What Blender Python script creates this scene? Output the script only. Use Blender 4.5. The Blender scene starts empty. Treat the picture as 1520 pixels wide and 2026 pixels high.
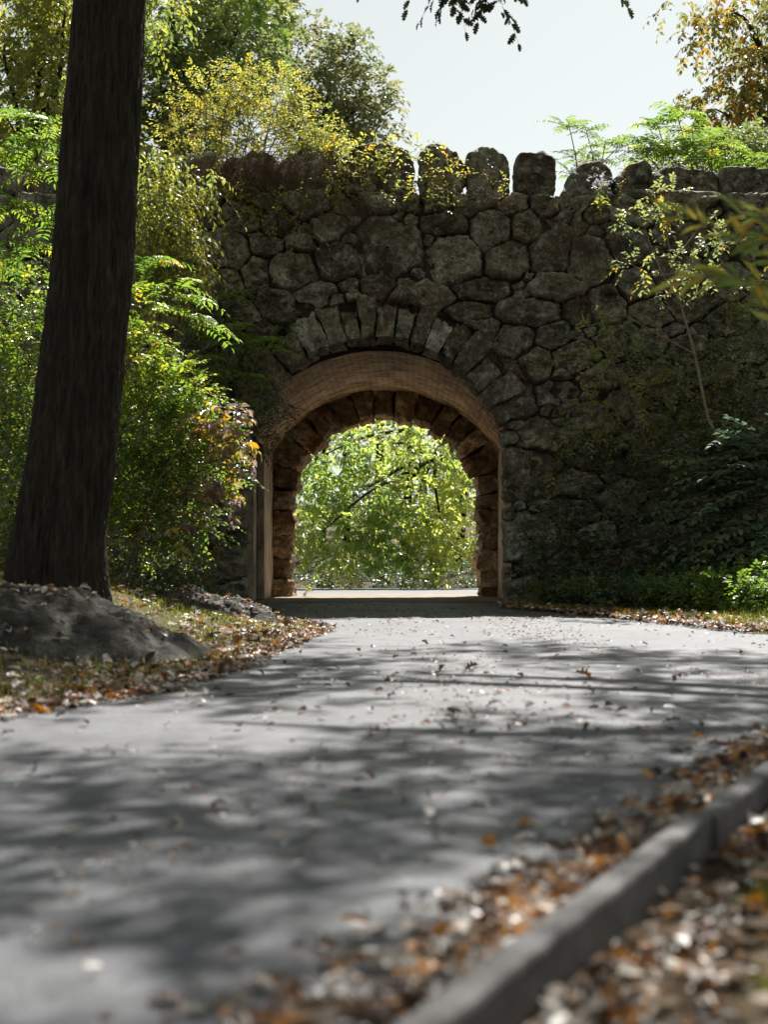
import bpy, math, random
import numpy as np
from mathutils import noise, Vector
rng = np.random.default_rng(7)
random.seed(7)
sc = bpy.context.scene
COL = sc.collection
F_PX, CX, HY, CAMZ = 2814.0, 760.0, 1130.0, 0.8
def P(px, py, Y):
    return np.array([(px-CX)/F_PX*Y, Y, CAMZ+(HY-py)/F_PX*Y])
def nrm(a):
    return a/np.maximum(np.linalg.norm(a, axis=-1, keepdims=True), 1e-9)
def sstep(x):
    x = np.clip(x, 0, 1); return x*x*(3-2*x)
def fbm(p, o=4, h=0.9):
    return noise.fractal(Vector(p), h, 2.0, o)

# ---------------------------------------------------------------- geometry
class Geo:
    def __init__(s): s.V=[]; s.n=0; s.F=[]; s.var=[]
    def add(s, V, Fs, mi=0, var=0.5):
        V = np.asarray(V, float).reshape(-1, 3)
        if not isinstance(Fs, list): Fs = [Fs]
        for f in Fs:
            f = np.asarray(f, np.int64)
            if f.size: s.F.append((f+s.n, mi))
        s.V.append(V); s.n += len(V)
        s.var.append(np.broadcast_to(np.asarray(var, float), (len(V),)))
        return s
W = {}
def tag(o, label=None, cat=None, group=None, kind=None):
    for k, v in (('label', label), ('category', cat), ('group', group), ('kind', kind)):
        if v: o[k] = v
    return o
def empty(name, loc, label, cat, group=None):
    o = bpy.data.objects.new(name, None); COL.objects.link(o)
    o.location = loc; o.empty_display_size = 0.2
    W[o.name] = np.array(loc, float)
    return tag(o, label, cat, group)
def build(name, g, mats, parent=None, smooth=True, loc=None, uv=None):
    V = np.concatenate(g.V); var = np.concatenate(g.var)
    base = np.zeros(3)
    if parent is not None: base = W[parent.name]
    elif loc is not None: base = np.array(loc, float)
    me = bpy.data.meshes.new(name)
    me.vertices.add(len(V)); me.vertices.foreach_set('co', (V-base).astype(np.float32).ravel())
    lt = np.concatenate([np.full(len(f), f.shape[1]) for f, _ in g.F])
    li = np.concatenate([f.ravel() for f, _ in g.F])
    mi = np.concatenate([np.full(len(f), m) for f, m in g.F])
    me.loops.add(len(li)); me.loops.foreach_set('vertex_index', li.astype(np.int32))
    me.polygons.add(len(lt))
    me.polygons.foreach_set('loop_start', np.concatenate([[0], np.cumsum(lt)[:-1]]).astype(np.int32))
    me.polygons.foreach_set('loop_total', lt.astype(np.int32))
    me.polygons.foreach_set('material_index', mi.astype(np.int32))
    me.polygons.foreach_set('use_smooth', np.full(len(lt), smooth))
    a = me.attributes.new('var', 'FLOAT', 'POINT'); a.data.foreach_set('value', var.astype(np.float32))
    if uv is not None:
        l = me.uv_layers.new(name='UVMap'); l.data.foreach_set('uv', uv[li].astype(np.float32).ravel())
    me.update(calc_edges=True); me.validate()
    for m in (mats if isinstance(mats, (list, tuple)) else [mats]): me.materials.append(m)
    o = bpy.data.objects.new(name, me); COL.objects.link(o)
    if parent is not None:
        o.parent = parent; W[o.name] = W[parent.name]
    else:
        o.location = base; W[o.name] = base
    return o
def grid_faces(nu, nv, wrap=False):
    i = np.arange(nu-1)[:, None]; j = np.arange(nv if wrap else nv-1)[None, :]
    j2 = (j+1) % nv
    return np.stack([i*nv+j, i*nv+j2, (i+1)*nv+j2, (i+1)*nv+j], -1).reshape(-1, 4)
def tube(g, pts, rad, seg=8, mi=0, var=.5):
    pts = np.asarray(pts, float); n = len(pts)
    rad = np.broadcast_to(np.asarray(rad, float), (n,))
    t = nrm(np.gradient(pts, axis=0))
    ref = np.array([0.31, 0.93, 0.17]); u = nrm(np.cross(t, ref)); v = np.cross(t, u)
    a = np.linspace(0, 2*np.pi, seg, endpoint=False)
    ring = pts[:, None] + rad[:, None, None]*(np.cos(a)[None, :, None]*u[:, None]+np.sin(a)[None, :, None]*v[:, None])
    g.add(ring, grid_faces(n, seg, True)[:, ::-1], mi, var)
def curve(pts, n=24):
    pts = np.asarray(pts, float); k = len(pts)
    if k == 2: return pts[0]+(pts[1]-pts[0])*np.linspace(0, 1, n)[:, None]
    e = np.concatenate([[2*pts[0]-pts[1]], pts, [2*pts[-1]-pts[-2]]])
    out = []
    for t in np.linspace(0, k-1-1e-6, n):
        i = int(t); f = t-i; p0, p1, p2, p3 = e[i:i+4]
        out.append(.5*((2*p1)+(-p0+p2)*f+(2*p0-5*p1+4*p2-p3)*f*f+(-p0+3*p1-3*p2+p3)*f**3))
    return np.array(out)

# leaf templates: x along, y across, z normal
T = {}
T['simple'] = (np.array([[0,0,0],[.45,.26,.05],[.45,-.26,.05],[1,0,-.1]]), np.array([[0,3,1],[0,2,3]]))
T['ovate'] = (np.array([[0,0,0],[.28,.21,.04],[.28,-.21,.04],[.62,.22,.03],[.62,-.22,.03],[1,0,-.14],[.28,0,-.01],[.62,0,-.03]]),
              np.array([[0,6,1],[0,2,6],[6,7,3],[6,3,1],[6,2,4],[6,4,7],[7,5,3],[7,4,5]]))
T['lance'] = (np.array([[0,0,0],[.3,.13,.03],[.3,-.13,.03],[.65,.11,.01],[.65,-.11,.01],[1,0,-.22],[.3,0,-.01],[.65,0,-.06]]), T['ovate'][1])
def oak_template(curl, lob=.5, n=4):
    up, dn = [], []
    xs = np.linspace(.08, .96, 2*n+1)
    for i, x in enumerate(xs):
        env = .34*math.sin(math.pi*min(1, x*.92+.06))**.7
        w = env*(1 if i % 2 else lob)
        x2 = x+(.07 if i % 2 else 0)
        up.append((x2, w)); dn.append((x2, -w))
    mid = [(x, 0) for x in xs]
    V = [(0,0)]+mid+up+dn+[(1.05,0)]
    m = len(xs); Fc = []
    M = lambda i: 1+i
    U = lambda i: 1+m+i
    D = lambda i: 1+2*m+i
    E = 1+3*m
    Fc += [(0,M(0),U(0)),(0,D(0),M(0))]
    for i in range(m-1):
        Fc += [(M(i),M(i+1),U(i+1)),(M(i),U(i+1),U(i)),(M(i),D(i+1),M(i+1)),(M(i),D(i),D(i+1))]
    Fc += [(M(m-1),E,U(m-1)),(M(m-1),D(m-1),E)]
    V = np.array([(x, y, 0) for x, y in V], float)
    V[:, 2] = curl*(V[:, 1]**2*2.2) - curl*.35*(V[:, 0]-.4)**2 + .02*np.sin(V[:, 0]*17+V[:, 1]*9)
    return V, np.array(Fc)
T['oak'] = oak_template(.5)
T['oak_curl'] = oak_template(1.3)
T['oak_flat'] = oak_template(.9, .42, 3)
def add_leaves(g, o, a, n, L, Wd=1.0, tmpl='simple', mi=0, var=None):
    tv, tf = T[tmpl]; N = len(o)
    if N == 0: return
    a = nrm(a); b = nrm(np.cross(n, a)); n = np.cross(a, b)
    L = np.broadcast_to(np.asarray(L, float), (N,)); Wd = np.broadcast_to(np.asarray(Wd, float), (N,))
    V = o[:, None]+L[:, None, None]*(tv[None, :, 0:1]*a[:, None]+(tv[None, :, 1:2]*Wd[:, None, None])*b[:, None]+tv[None, :, 2:3]*n[:, None])
    Fc = tf[None]+len(tv)*np.arange(N)[:, None, None]
    if var is None: var = rng.random(N)
    g.add(V, Fc.reshape(-1, 3), mi, np.repeat(var, len(tv)))
def sprays(g, base, dirs, length, m, leaf, tmpl='simple', droop=.35, ang=55, opp=False, wd=1.0, mi=0, twig_mi=1, twig_r=.004, var=None, jit=.35, varj=.15, hang=0.0):
    """twigs carrying m leaves each; everything vectorised"""
    N = len(base)
    if N == 0: return
    dirs = nrm(dirs); length = np.broadcast_to(np.asarray(length, float), (N,))
    if var is None: var = rng.random(N)
    up = np.array([0, 0, 1.0])
    def pos(t): return base+dirs*(length*t)[:, None]-up*(droop*length*t*t)[:, None]
    side0 = nrm(np.cross(dirs, up)+rng.normal(0, .15, (N, 3)))
    ca, sa = math.cos(math.radians(ang)), math.sin(math.radians(ang))
    for j in range(m):
        t = np.clip((j+.6)/m+rng.normal(0, .02, N), .05, 1)
        tang = nrm(dirs-up*(2*droop*t)[:, None])
        last = j == m-1
        for sgn in ((1, -1) if (opp and not last) else ((1,) if j % 2 else (-1,))):
            if last: a = tang+rng.normal(0, .15, (N, 3))
            else: a = ca*tang+sa*sgn*side0+rng.normal(0, jit, (N, 3))*.6
            a = a-up*hang
            nn = nrm(np.cross(side0, tang)); nn = nn*np.sign(nn[:, 2:3]+1e-6)
            nn = nn+rng.normal(0, jit, (N, 3))
            L = leaf*(1-.35*abs(2*(j+.5)/m-1)**2)*rng.uniform(.75, 1.2, N)
            add_leaves(g, pos(t), a, nn, L, wd, tmpl, mi, np.clip(var+rng.normal(0, varj, N), 0, 1))
    if twig_r > 0:
        S = 4; ts = np.linspace(0, 1, S)
        pts = np.stack([pos(np.full(N, t)) for t in ts], 1)
        v = nrm(np.cross(side0, dirs)); k = 3
        ang3 = np.arange(k)*2*np.pi/k
        off = np.cos(ang3)[None, :, None]*side0[:, None]+np.sin(ang3)[None, :, None]*v[:, None]
        r = twig_r*(1.05-ts*.75)
        ring = pts[:, :, None]+r[None, :, None, None]*off[:, None]
        f = grid_faces(S, k, True)
        g.add(ring, (f[None]+S*k*np.arange(N)[:, None, None]).reshape(-1, 4), twig_mi, .5)
def blob_pts(blobs, dens=1.0, lo=.25, out=.7, upb=.35, rnd=.6):
    """blobs: (centre, radii, n) -> base points and directions"""
    B, D, I = [], [], []
    for k, (c, r, n) in enumerate(blobs):
        n = max(1, int(n*dens)); u = nrm(rng.normal(0, 1, (n, 3)))
        q = (lo**3+(1-lo**3)*rng.random(n))**(1/3)
        B.append(np.asarray(c)+u*q[:, None]*np.asarray(r))
        D.append(u*out+np.array([0, 0, upb])+rng.normal(0, rnd, (n, 3))); I.append(np.full(n, k))
    return np.concatenate(B), nrm(np.concatenate(D)), np.concatenate(I)
def pb(px, py, rx, ry, Y, dy, n):
    return (P(px, py, Y), (rx*Y/F_PX, dy, ry*Y/F_PX), n)

# ---------------------------------------------------------------- materials
def new_mat(name):
    m = bpy.data.materials.new(name); m.use_nodes = True
    nt = m.node_tree; nt.nodes.clear()
    out = nt.nodes.new('ShaderNodeOutputMaterial')
    return m, nt, out
def N(nt, t, **kw):
    n = nt.nodes.new(t)
    for k, v in kw.items():
        if k in n.inputs.keys() if hasattr(n, 'inputs') else False: n.inputs[k].default_value = v
        else: setattr(n, k, v)
    return n
def ramp(nt, stops, fac=None, interp='LINEAR'):
    r = nt.nodes.new('ShaderNodeValToRGB'); cr = r.color_ramp; cr.interpolation = interp
    while len(cr.elements) < len(stops): cr.elements.new(.5)
    for e, (p, c) in zip(cr.elements, stops):
        e.position = p; e.color = (*c, 1) if len(c) == 3 else c
    if fac is not None: nt.links.new(fac, r.inputs[0])
    return r
def noise_n(nt, scale, detail=5, rough=.6, vec=None, dist=0):
    n = nt.nodes.new('ShaderNodeTexNoise'); n.inputs['Scale'].default_value = scale
    n.inputs['Detail'].default_value = detail; n.inputs['Roughness'].default_value = rough
    n.inputs['Distortion'].default_value = dist
    if vec is not None: nt.links.new(vec, n.inputs['Vector'])
    return n
def mixc(nt, fac, a, b, mode='MIX'):
    m = nt.nodes.new('ShaderNodeMix'); m.data_type = 'RGBA'; m.blend_type = mode
    for s, x in ((m.inputs[0], fac), (m.inputs[6], a), (m.inputs[7], b)):
        if isinstance(x, (int, float)): s.default_value = x
        elif isinstance(x, tuple): s.default_value = (*x, 1)
        else: nt.links.new(x, s)
    return m.outputs[2]
def leaf_mat(name, stops, trans=.5, rough=.38, tboost=1.7, spec=.5):
    m, nt, out = new_mat(name)
    at = N(nt, 'ShaderNodeAttribute', attribute_name='var')
    r = ramp(nt, stops, at.outputs['Fac'])
    geo = N(nt, 'ShaderNodeNewGeometry')
    nz = noise_n(nt, 35, 3, .6, geo.outputs['Position'])
    c = mixc(nt, .35, r.outputs[0], ramp(nt, [(.3, (.35,.35,.3)), (.7, (1,1,1))], nz.outputs['Fac']).outputs[0], 'MULTIPLY')
    p = N(nt, 'ShaderNodeBsdfPrincipled'); nt.links.new(c, p.inputs['Base Color'])
    p.inputs['Roughness'].default_value = rough; p.inputs['Specular IOR Level'].default_value = spec
    hs = N(nt, 'ShaderNodeHueSaturation'); hs.inputs['Saturation'].default_value = 1.1; hs.inputs['Value'].default_value = tboost
    nt.links.new(c, hs.inputs['Color'])
    t = N(nt, 'ShaderNodeBsdfTranslucent'); nt.links.new(hs.outputs[0], t.inputs['Color'])
    mx = N(nt, 'ShaderNodeMixShader'); mx.inputs[0].default_value = trans
    nt.links.new(p.outputs[0], mx.inputs[1]); nt.links.new(t.outputs[0], mx.inputs[2])
    nt.links.new(mx.outputs[0], out.inputs['Surface'])
    return m
def solid_mat(name, stops, scale=4, rough=.8, bump=.4, bscale=30, stretch=(1,1,1), detail=6, dist=0.02, spec=.3):
    m, nt, out = new_mat(name)
    geo = N(nt, 'ShaderNodeNewGeometry')
    mp = N(nt, 'ShaderNodeMapping'); mp.inputs['Scale'].default_value = stretch
    nt.links.new(geo.outputs['Position'], mp.inputs['Vector'])
    n1 = noise_n(nt, scale, detail, .62, mp.outputs[0])
    r = ramp(nt, stops, n1.outputs['Fac'])
    p = N(nt, 'ShaderNodeBsdfPrincipled'); nt.links.new(r.outputs[0], p.inputs['Base Color'])
    p.inputs['Roughness'].default_value = rough; p.inputs['Specular IOR Level'].default_value = spec
    n2 = noise_n(nt, bscale, 6, .65, mp.outputs[0])
    b = N(nt, 'ShaderNodeBump'); b.inputs['Strength'].default_value = bump; b.inputs['Distance'].default_value = dist
    nt.links.new(n2.outputs['Fac'], b.inputs['Height']); nt.links.new(b.outputs[0], p.inputs['Normal'])
    nt.links.new(p.outputs[0], out.inputs['Surface'])
    return m
def rock_mat(name, dark, mid, light, lichen=.35, warm=None):
    m, nt, out = new_mat(name)
    geo = N(nt, 'ShaderNodeNewGeometry'); pos = geo.outputs['Position']
    oi = N(nt, 'ShaderNodeObjectInfo')
    off = N(nt, 'ShaderNodeVectorMath', operation='SCALE'); nt.links.new(oi.outputs['Random'], off.inputs['Scale'])
    off.inputs[0].default_value = (31, 17, 53)
    ad = N(nt, 'ShaderNodeVectorMath', operation='ADD'); nt.links.new(pos, ad.inputs[0]); nt.links.new(off.outputs[0], ad.inputs[1])
    v = ad.outputs[0]
    n1 = noise_n(nt, 3.2, 8, .68, v, .4)
    base = ramp(nt, [(.28, dark), (.5, mid), (.74, light)], n1.outputs['Fac']).outputs[0]
    # stone to stone difference
    tone = ramp(nt, [(0, (.5,.45,.42)), (.25, (.95,.84,.7)), (.45, (.75,.78,.76)), (.65, (1.1,1.0,.86)), (.85, (1.1,1.13,1.08)), (1, (1.5,1.5,1.55))], oi.outputs['Random']).outputs[0]
    base = mixc(nt, 1.0, base, tone, 'MULTIPLY')
    # speckle
    n2 = noise_n(nt, 45, 4, .7, v)
    sp = ramp(nt, [(.36, (.35,.35,.35)), (.6, (1.3,1.3,1.3))], n2.outputs['Fac']).outputs[0]
    base = mixc(nt, .85, base, sp, 'MULTIPLY')
    n6 = noise_n(nt, 11, 8, .78, v, .6); base = mixc(nt, .9, base, ramp(nt, [(.36, (.32,.31,.3)), (.5, (.95,.95,.95)), (.64, (1.5,1.48,1.4))], n6.outputs['Fac']).outputs[0], 'MULTIPLY')  # dark mottle stands in for crevice shading on the rough stone
    # lichen
    n3 = noise_n(nt, 5.5, 7, .75, v, .3)
    lm = ramp(nt, [(.54, (0,0,0)), (.62, (lichen,)*3)], n3.outputs['Fac']).outputs[0]
    base = mixc(nt, lm, base, (.34,.37,.31))
    n4 = noise_n(nt, 2.1, 6, .7, v)
    mm = ramp(nt, [(.55, (0,0,0)), (.72, (.7,.7,.7))], n4.outputs['Fac']).outputs[0]
    base = mixc(nt, mm, base, warm or (.035,.04,.02))
    p = N(nt, 'ShaderNodeBsdfPrincipled'); nt.links.new(base, p.inputs['Base Color'])
    p.inputs['Roughness'].default_value = .82; p.inputs['Specular IOR Level'].default_value = .3
    n5 = noise_n(nt, 14, 9, .72, v, .2)
    b = N(nt, 'ShaderNodeBump'); b.inputs['Strength'].default_value = .9; b.inputs['Distance'].default_value = .05
    nt.links.new(n5.outputs['Fac'], b.inputs['Height']); nt.links.new(b.outputs[0], p.inputs['Normal'])
    nt.links.new(p.outputs[0], out.inputs['Surface'])
    return m
M = {}
M['boulder'] = rock_mat('boulder_rock', (.058,.053,.041), (.235,.215,.172), (.54,.505,.42), 1.0)
M['voussoir_warm'] = rock_mat('ochre_rock', (.11,.078,.046), (.33,.24,.15), (.62,.48,.33), .05, (.07,.035,.02))
M['outcrop'] = rock_mat('outcrop_rock', (.022,.019,.016), (.065,.058,.05), (.17,.155,.135), .3)
M['mortar'] = solid_mat('dark_mortar', [(.3,(.012,.011,.009)),(.7,(.05,.043,.036))], 6, .95, .8, 30)
M['bedding'] = solid_mat('earthy_bedding', [(.3,(.022,.02,.016)),(.7,(.075,.066,.052))], 9, .95, 1.0, 40)
M['bark'] = solid_mat('ridged_bark', [(.3,(.010,.008,.005)),(.48,(.026,.020,.0135)),(.62,(.046,.037,.025)),(.78,(.10,.084,.056))], 22, .9, 1.0, 50, (1,1,.075), 10, .035)
M['bark_fine'] = M['bark']
M['twig'] = solid_mat('twig_bark', [(.3,(.07,.045,.03)),(.7,(.2,.14,.1))], 20, .8, .2)
M['stem_grey'] = solid_mat('grey_stem', [(.3,(.12,.09,.07)),(.7,(.3,.24,.19))], 20, .8, .2)
M['soil'] = solid_mat('leafy_soil', [(.25,(.018,.013,.008)),(.45,(.045,.032,.016)),(.6,(.075,.05,.022)),(.8,(.11,.07,.03))], 12, .95, .8, 40)
M['plaster'] = solid_mat('tan_plaster', [(.32,(.10,.075,.05)),(.45,(.33,.265,.18)),(.58,(.5,.425,.31)),(.75,(.66,.6,.48))], 5, .85, .5, 18, (1,1,.35))
M['dryroot'] = solid_mat('dry_root', [(.3,(.06,.036,.024)),(.7,(.16,.095,.062))], 20, .85, .2)
def asphalt():
    m, nt, out = new_mat('worn_asphalt')
    geo = N(nt, 'ShaderNodeNewGeometry'); pos = geo.outputs['Position']
    n1 = noise_n(nt, .7, 6, .6, pos); n2 = noise_n(nt, 130, 3, .7, pos); n3 = noise_n(nt, 6, 6, .7, pos)
    c = ramp(nt, [(.28,(.050,.053,.061)),(.5,(.085,.09,.101)),(.72,(.117,.123,.135))], n1.outputs['Fac']).outputs[0]
    c = mixc(nt, .55, c, ramp(nt, [(.35,(.55,.55,.56)),(.65,(1.2,1.2,1.2))], n2.outputs['Fac']).outputs[0], 'MULTIPLY')
    c = mixc(nt, .75, c, ramp(nt, [(.32,(.5,.47,.45)),(.6,(1.08,1.08,1.08))], n3.outputs['Fac']).outputs[0], 'MULTIPLY')
    vo = N(nt, 'ShaderNodeTexVoronoi', feature='DISTANCE_TO_EDGE'); vo.inputs['Scale'].default_value = .55
    wn = noise_n(nt, 2.5, 5, .7, pos)
    wv = N(nt, 'ShaderNodeVectorMath', operation='ADD'); nt.links.new(pos, wv.inputs[0]); nt.links.new(wn.outputs['Color'], wv.inputs[1])
    nt.links.new(wv.outputs[0], vo.inputs['Vector'])
    ck = ramp(nt, [(.0,(.35,.35,.35)),(.012,(1,1,1))], vo.outputs['Distance']).outputs[0]
    c = mixc(nt, .8, c, ck, 'MULTIPLY')
    p = N(nt, 'ShaderNodeBsdfPrincipled'); nt.links.new(c, p.inputs['Base Color'])
    p.inputs['Roughness'].default_value = .62; p.inputs['Specular IOR Level'].default_value = .4
    b = N(nt, 'ShaderNodeBump'); b.inputs['Strength'].default_value = .5; b.inputs['Distance'].default_value = .006
    n4 = noise_n(nt, 42, 5, .75, pos); b.inputs['Strength'].default_value = .8; b.inputs['Distance'].default_value = .012
    nt.links.new(n4.outputs['Fac'], b.inputs['Height']); nt.links.new(b.outputs[0], p.inputs['Normal'])
    nt.links.new(p.outputs[0], out.inputs['Surface']); return m
M['asphalt'] = asphalt()
def brick():
    m, nt, out = new_mat('tunnel_brick')
    tc = N(nt, 'ShaderNodeTexCoord')
    br = N(nt, 'ShaderNodeTexBrick'); wz = noise_n(nt, 3.5, 5, .7, tc.outputs['UV'])
    wm = N(nt, 'ShaderNodeVectorMath', operation='MULTIPLY_ADD'); nt.links.new(wz.outputs['Color'], wm.inputs[0]); wm.inputs[1].default_value = (.05,.04,0); nt.links.new(tc.outputs['UV'], wm.inputs[2]); nt.links.new(wm.outputs[0], br.inputs['Vector'])
    br.inputs['Scale'].default_value = 1.0; br.inputs['Brick Width'].default_value = .25; br.inputs['Row Height'].default_value = .12
    br.inputs['Mortar Size'].default_value = .02; br.inputs['Mortar Smooth'].default_value = .3
    br.inputs['Color1'].default_value = (.62,.43,.21,1); br.inputs['Color2'].default_value = (.36,.22,.10,1)
    br.inputs['Mortar'].default_value = (.10,.062,.034,1)
    geo = N(nt, 'ShaderNodeNewGeometry'); pos = geo.outputs['Position']
    mp = N(nt, 'ShaderNodeMapping'); mp.inputs['Scale'].default_value = (.35,2.2,1); nt.links.new(tc.outputs['UV'], mp.inputs['Vector'])
    mp.inputs['Scale'].default_value = (1.2,1.4,1)
    n1 = noise_n(nt, 2.0, 8, .72, mp.outputs[0], .3)
    f = ramp(nt, [(.45,(0,0,0)),(.66,(.7,.7,.7))], n1.outputs['Fac']).outputs[0]
    c = mixc(nt, f, br.outputs['Color'], (.74,.59,.36))
    n2 = noise_n(nt, 1.3, 7, .7, mp.outputs[0]); f2 = ramp(nt, [(.47,(0,0,0)),(.62,(.8,.8,.8))], n2.outputs['Fac']).outputs[0]
    c = mixc(nt, f2, c, (.085,.055,.034))
    p = N(nt, 'ShaderNodeBsdfPrincipled'); nt.links.new(c, p.inputs['Base Color']); p.inputs['Roughness'].default_value = .85
    b = N(nt, 'ShaderNodeBump'); b.inputs['Strength'].default_value = .6; b.inputs['Distance'].default_value = .02
    inv = N(nt, 'ShaderNodeMath', operation='SUBTRACT'); inv.inputs[0].default_value = 1; nt.links.new(br.outputs['Fac'], inv.inputs[1])
    nt.links.new(inv.outputs[0], b.inputs['Height']); nt.links.new(b.outputs[0], p.inputs['Normal'])
    nt.links.new(p.outputs[0], out.inputs['Surface']); return m
M['brick'] = brick()
M['kerb'] = solid_mat('weathered_kerb', [(.25,(.03,.026,.024)),(.45,(.075,.071,.07)),(.6,(.105,.1,.1)),(.8,(.17,.167,.165))], 7, .7, .6, 60, (1,1,1), 8, .008)
g1, g2, g3 = (.035,.07,.018), (.07,.12,.022), (.15,.17,.03)
M['leaf_privet'] = leaf_mat('privet_leaf', [(0,(.065,.12,.03)),(.5,(.155,.24,.045)),(.85,(.31,.36,.06)),(1,(.46,.4,.06))], .5, .32)
M['leaf_yellowgreen'] = leaf_mat('yellow_green_leaf', [(0,(.11,.16,.045)),(.4,(.21,.25,.065)),(.75,(.33,.33,.075)),(1,(.40,.34,.06))], .52, .38)
M['leaf_oak'] = leaf_mat('oak_leaf', [(0,(.12,.17,.07)),(.6,(.22,.28,.10)),(1,(.34,.34,.10))], .42, .45)
M['leaf_farolive'] = leaf_mat('olive_leaf', [(0,(.12,.15,.075)),(.6,(.2,.225,.105)),(1,(.3,.27,.10))], .42, .45)
M['leaf_autumn'] = leaf_mat('autumn_leaf', [(0,(.08,.10,.03)),(.5,(.17,.18,.05)),(.8,(.3,.22,.05)),(1,(.45,.19,.035))], .5, .42)
M['leaf_gold'] = leaf_mat('golden_leaf', [(0,(.17,.21,.055)),(.5,(.31,.32,.08)),(.85,(.42,.38,.085)),(1,(.48,.3,.055))], .52, .4)
M['leaf_sumac'] = leaf_mat('sumac_leaf', [(0,(.09,.17,.035)),(.5,(.19,.28,.05)),(.88,(.34,.37,.06)),(.95,(.45,.16,.035)),(1,(.45,.09,.03))], .55, .36)
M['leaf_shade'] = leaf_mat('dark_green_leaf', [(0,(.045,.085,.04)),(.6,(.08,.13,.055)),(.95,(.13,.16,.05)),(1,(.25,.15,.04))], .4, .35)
M['leaf_copper'] = leaf_mat('copper_leaf', [(0,(.15,.10,.12)),(.35,(.24,.17,.15)),(.6,(.32,.29,.06)),(.85,(.42,.3,.05)),(1,(.4,.2,.05))], .48, .3)
M['leaf_pale'] = leaf_mat('pale_green_leaf', [(0,(.16,.21,.09)),(.6,(.26,.3,.11)),(.9,(.34,.32,.09)),(1,(.45,.28,.05))], .5, .35)
M['leaf_near'] = leaf_mat('yellow_ash_leaf', [(0,(.14,.2,.05)),(.5,(.28,.31,.08)),(.85,(.48,.38,.08)),(1,(.46,.24,.05))], .5, .3)
M['leaf_arch'] = leaf_mat('bright_tree_leaf', [(0,(.16,.25,.07)),(.55,(.34,.42,.11)),(1,(.55,.55,.14))], .55, .36, 1.8)
M['leaf_oak_shaded'] = leaf_mat('shaded_oak_leaf', [(0,(.022,.032,.012)),(.7,(.04,.05,.018)),(1,(.08,.05,.02))], .25, .5, 1.3)  # oak leaf darkened in colour for the shade of the crown above
M['leaf_ground'] = leaf_mat('green_ground_leaf', [(0,(.07,.13,.03)),(.6,(.13,.22,.04)),(1,(.22,.29,.05))], .5, .4)
M['leaf_greygreen'] = leaf_mat('grey_green_leaf', [(0,(.075,.12,.075)),(.6,(.13,.19,.115)),(1,(.2,.25,.12))], .35, .6, 1.5, .25)  # lighter leaf colour stands in for sky sheen on glossy leaves
M['litter'] = leaf_mat('fallen_leaf', [(0,(.03,.018,.012)),(.3,(.085,.04,.022)),(.46,(.2,.085,.025)),(.6,(.55,.24,.04)),(.7,(.3,.21,.14)),(1,(.68,.65,.61))], .25, .4, 1.3, .42)
M['grass'] = leaf_mat('verge_grass', [(0,(.09,.14,.025)),(.55,(.18,.22,.04)),(.85,(.3,.27,.06)),(1,(.4,.28,.09))], .45, .4)
M['flower'] = leaf_mat('aster_petal', [(0,(.6,.6,.66)),(1,(.75,.75,.8))], .4, .5, 1.1)

# ---------------------------------------------------------------- ground and road
LY = np.array([-8,2,5,7.55,8.2,8.75,9.4,10.6,12.2,14.1,16.1,17.2,20.9,24,30,33,38,46,60])
LX = np.array([-9,-3.6,-3,-2.04,-1.77,-1.43,-1.34,-1.17,-1.0,-.85,-.66,-.98,-1.75,-2.3,-2.2,-3,-7,-13,-13])
RY = np.array([-8,2.2,5.47,8,10,12,13.4,14.2,15.1,17.9,20,21.8,24,30,33,38,46,60])
RX = np.array([-4.58,.0,1.47,2.9,5,10,10,6.5,4.1,3.4,2.75,2.05,2.05,2.15,3,7,13,13])
xl = lambda Y: np.interp(Y, LY, LX)
xr = lambda Y: np.interp(Y, RY, RX)
gz = lambda Y: np.clip(.0139*(np.asarray(Y, float)-6), 0, .25)
FAR_EDGE = 44.5
def ground(X, Y, cut=True):
    X, Y = np.broadcast_arrays(np.asarray(X, float), np.asarray(Y, float))
    dl = xl(Y)-X; dr = X-xr(Y)
    z = gz(Y).copy()
    z += .5*sstep((dl-.35)/2.6)*sstep((Y-8)/4)*(Y < 30)
    z += .75*sstep((dl-2.2)/4)*sstep((Y-15)/4)
    z += 1.1*sstep((dr-.9)/5)*sstep((Y-15)/3)
    z -= .055*(dr > .1)*(Y < 12)
    z += np.where(Y > 46, 5*sstep((Y-46)/50), 0)
    if cut:
        inside = (dl < -.12) & (dr < -.12) & (Y < FAR_EDGE-.3)
        z -= np.where(inside, .05, 0)
    return z
gx = np.concatenate([np.linspace(-160,-14,14), np.linspace(-13,13,170), np.linspace(14,160,14)])
gy = np.concatenate([np.linspace(-60,-3,10), np.linspace(-2,34,230), np.linspace(35,60,40), np.linspace(64,260,20)])
XX, YY = np.meshgrid(gx, gy)
ZZ = ground(XX, YY)
off = (xl(YY)-XX > .1) | (XX-xr(YY) > .1)
nzv = np.array([[noise.noise(Vector((x*1.7, y*1.7, 0)))*.03+noise.noise(Vector((x*.4, y*.4, 3)))*.06 for x in gx] for y in gy])
ZZ = ZZ+np.where(off, nzv*sstep(np.maximum(xl(YY)-XX, XX-xr(YY))/1.0), 0)
g = Geo().add(np.stack([XX, YY, ZZ], -1), grid_faces(len(gy), len(gx)))
tag(build('ground', g, M['soil']), 'leaf strewn earth on both sides of the road', kind='structure')
ry = np.unique(np.concatenate([np.linspace(-7, FAR_EDGE, 260), LY[(LY > -7) & (LY < FAR_EDGE)], RY[(RY > -7) & (RY < FAR_EDGE)]]))
nx = 40
jl = np.array([noise.noise(Vector((y*2.3, 0, 0)))*.06+noise.noise(Vector((y*9, 0, 5)))*.02 for y in ry])
jr = np.array([noise.noise(Vector((y*2.3, 7, 0)))*.06*(y > 12) for y in ry])
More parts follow.
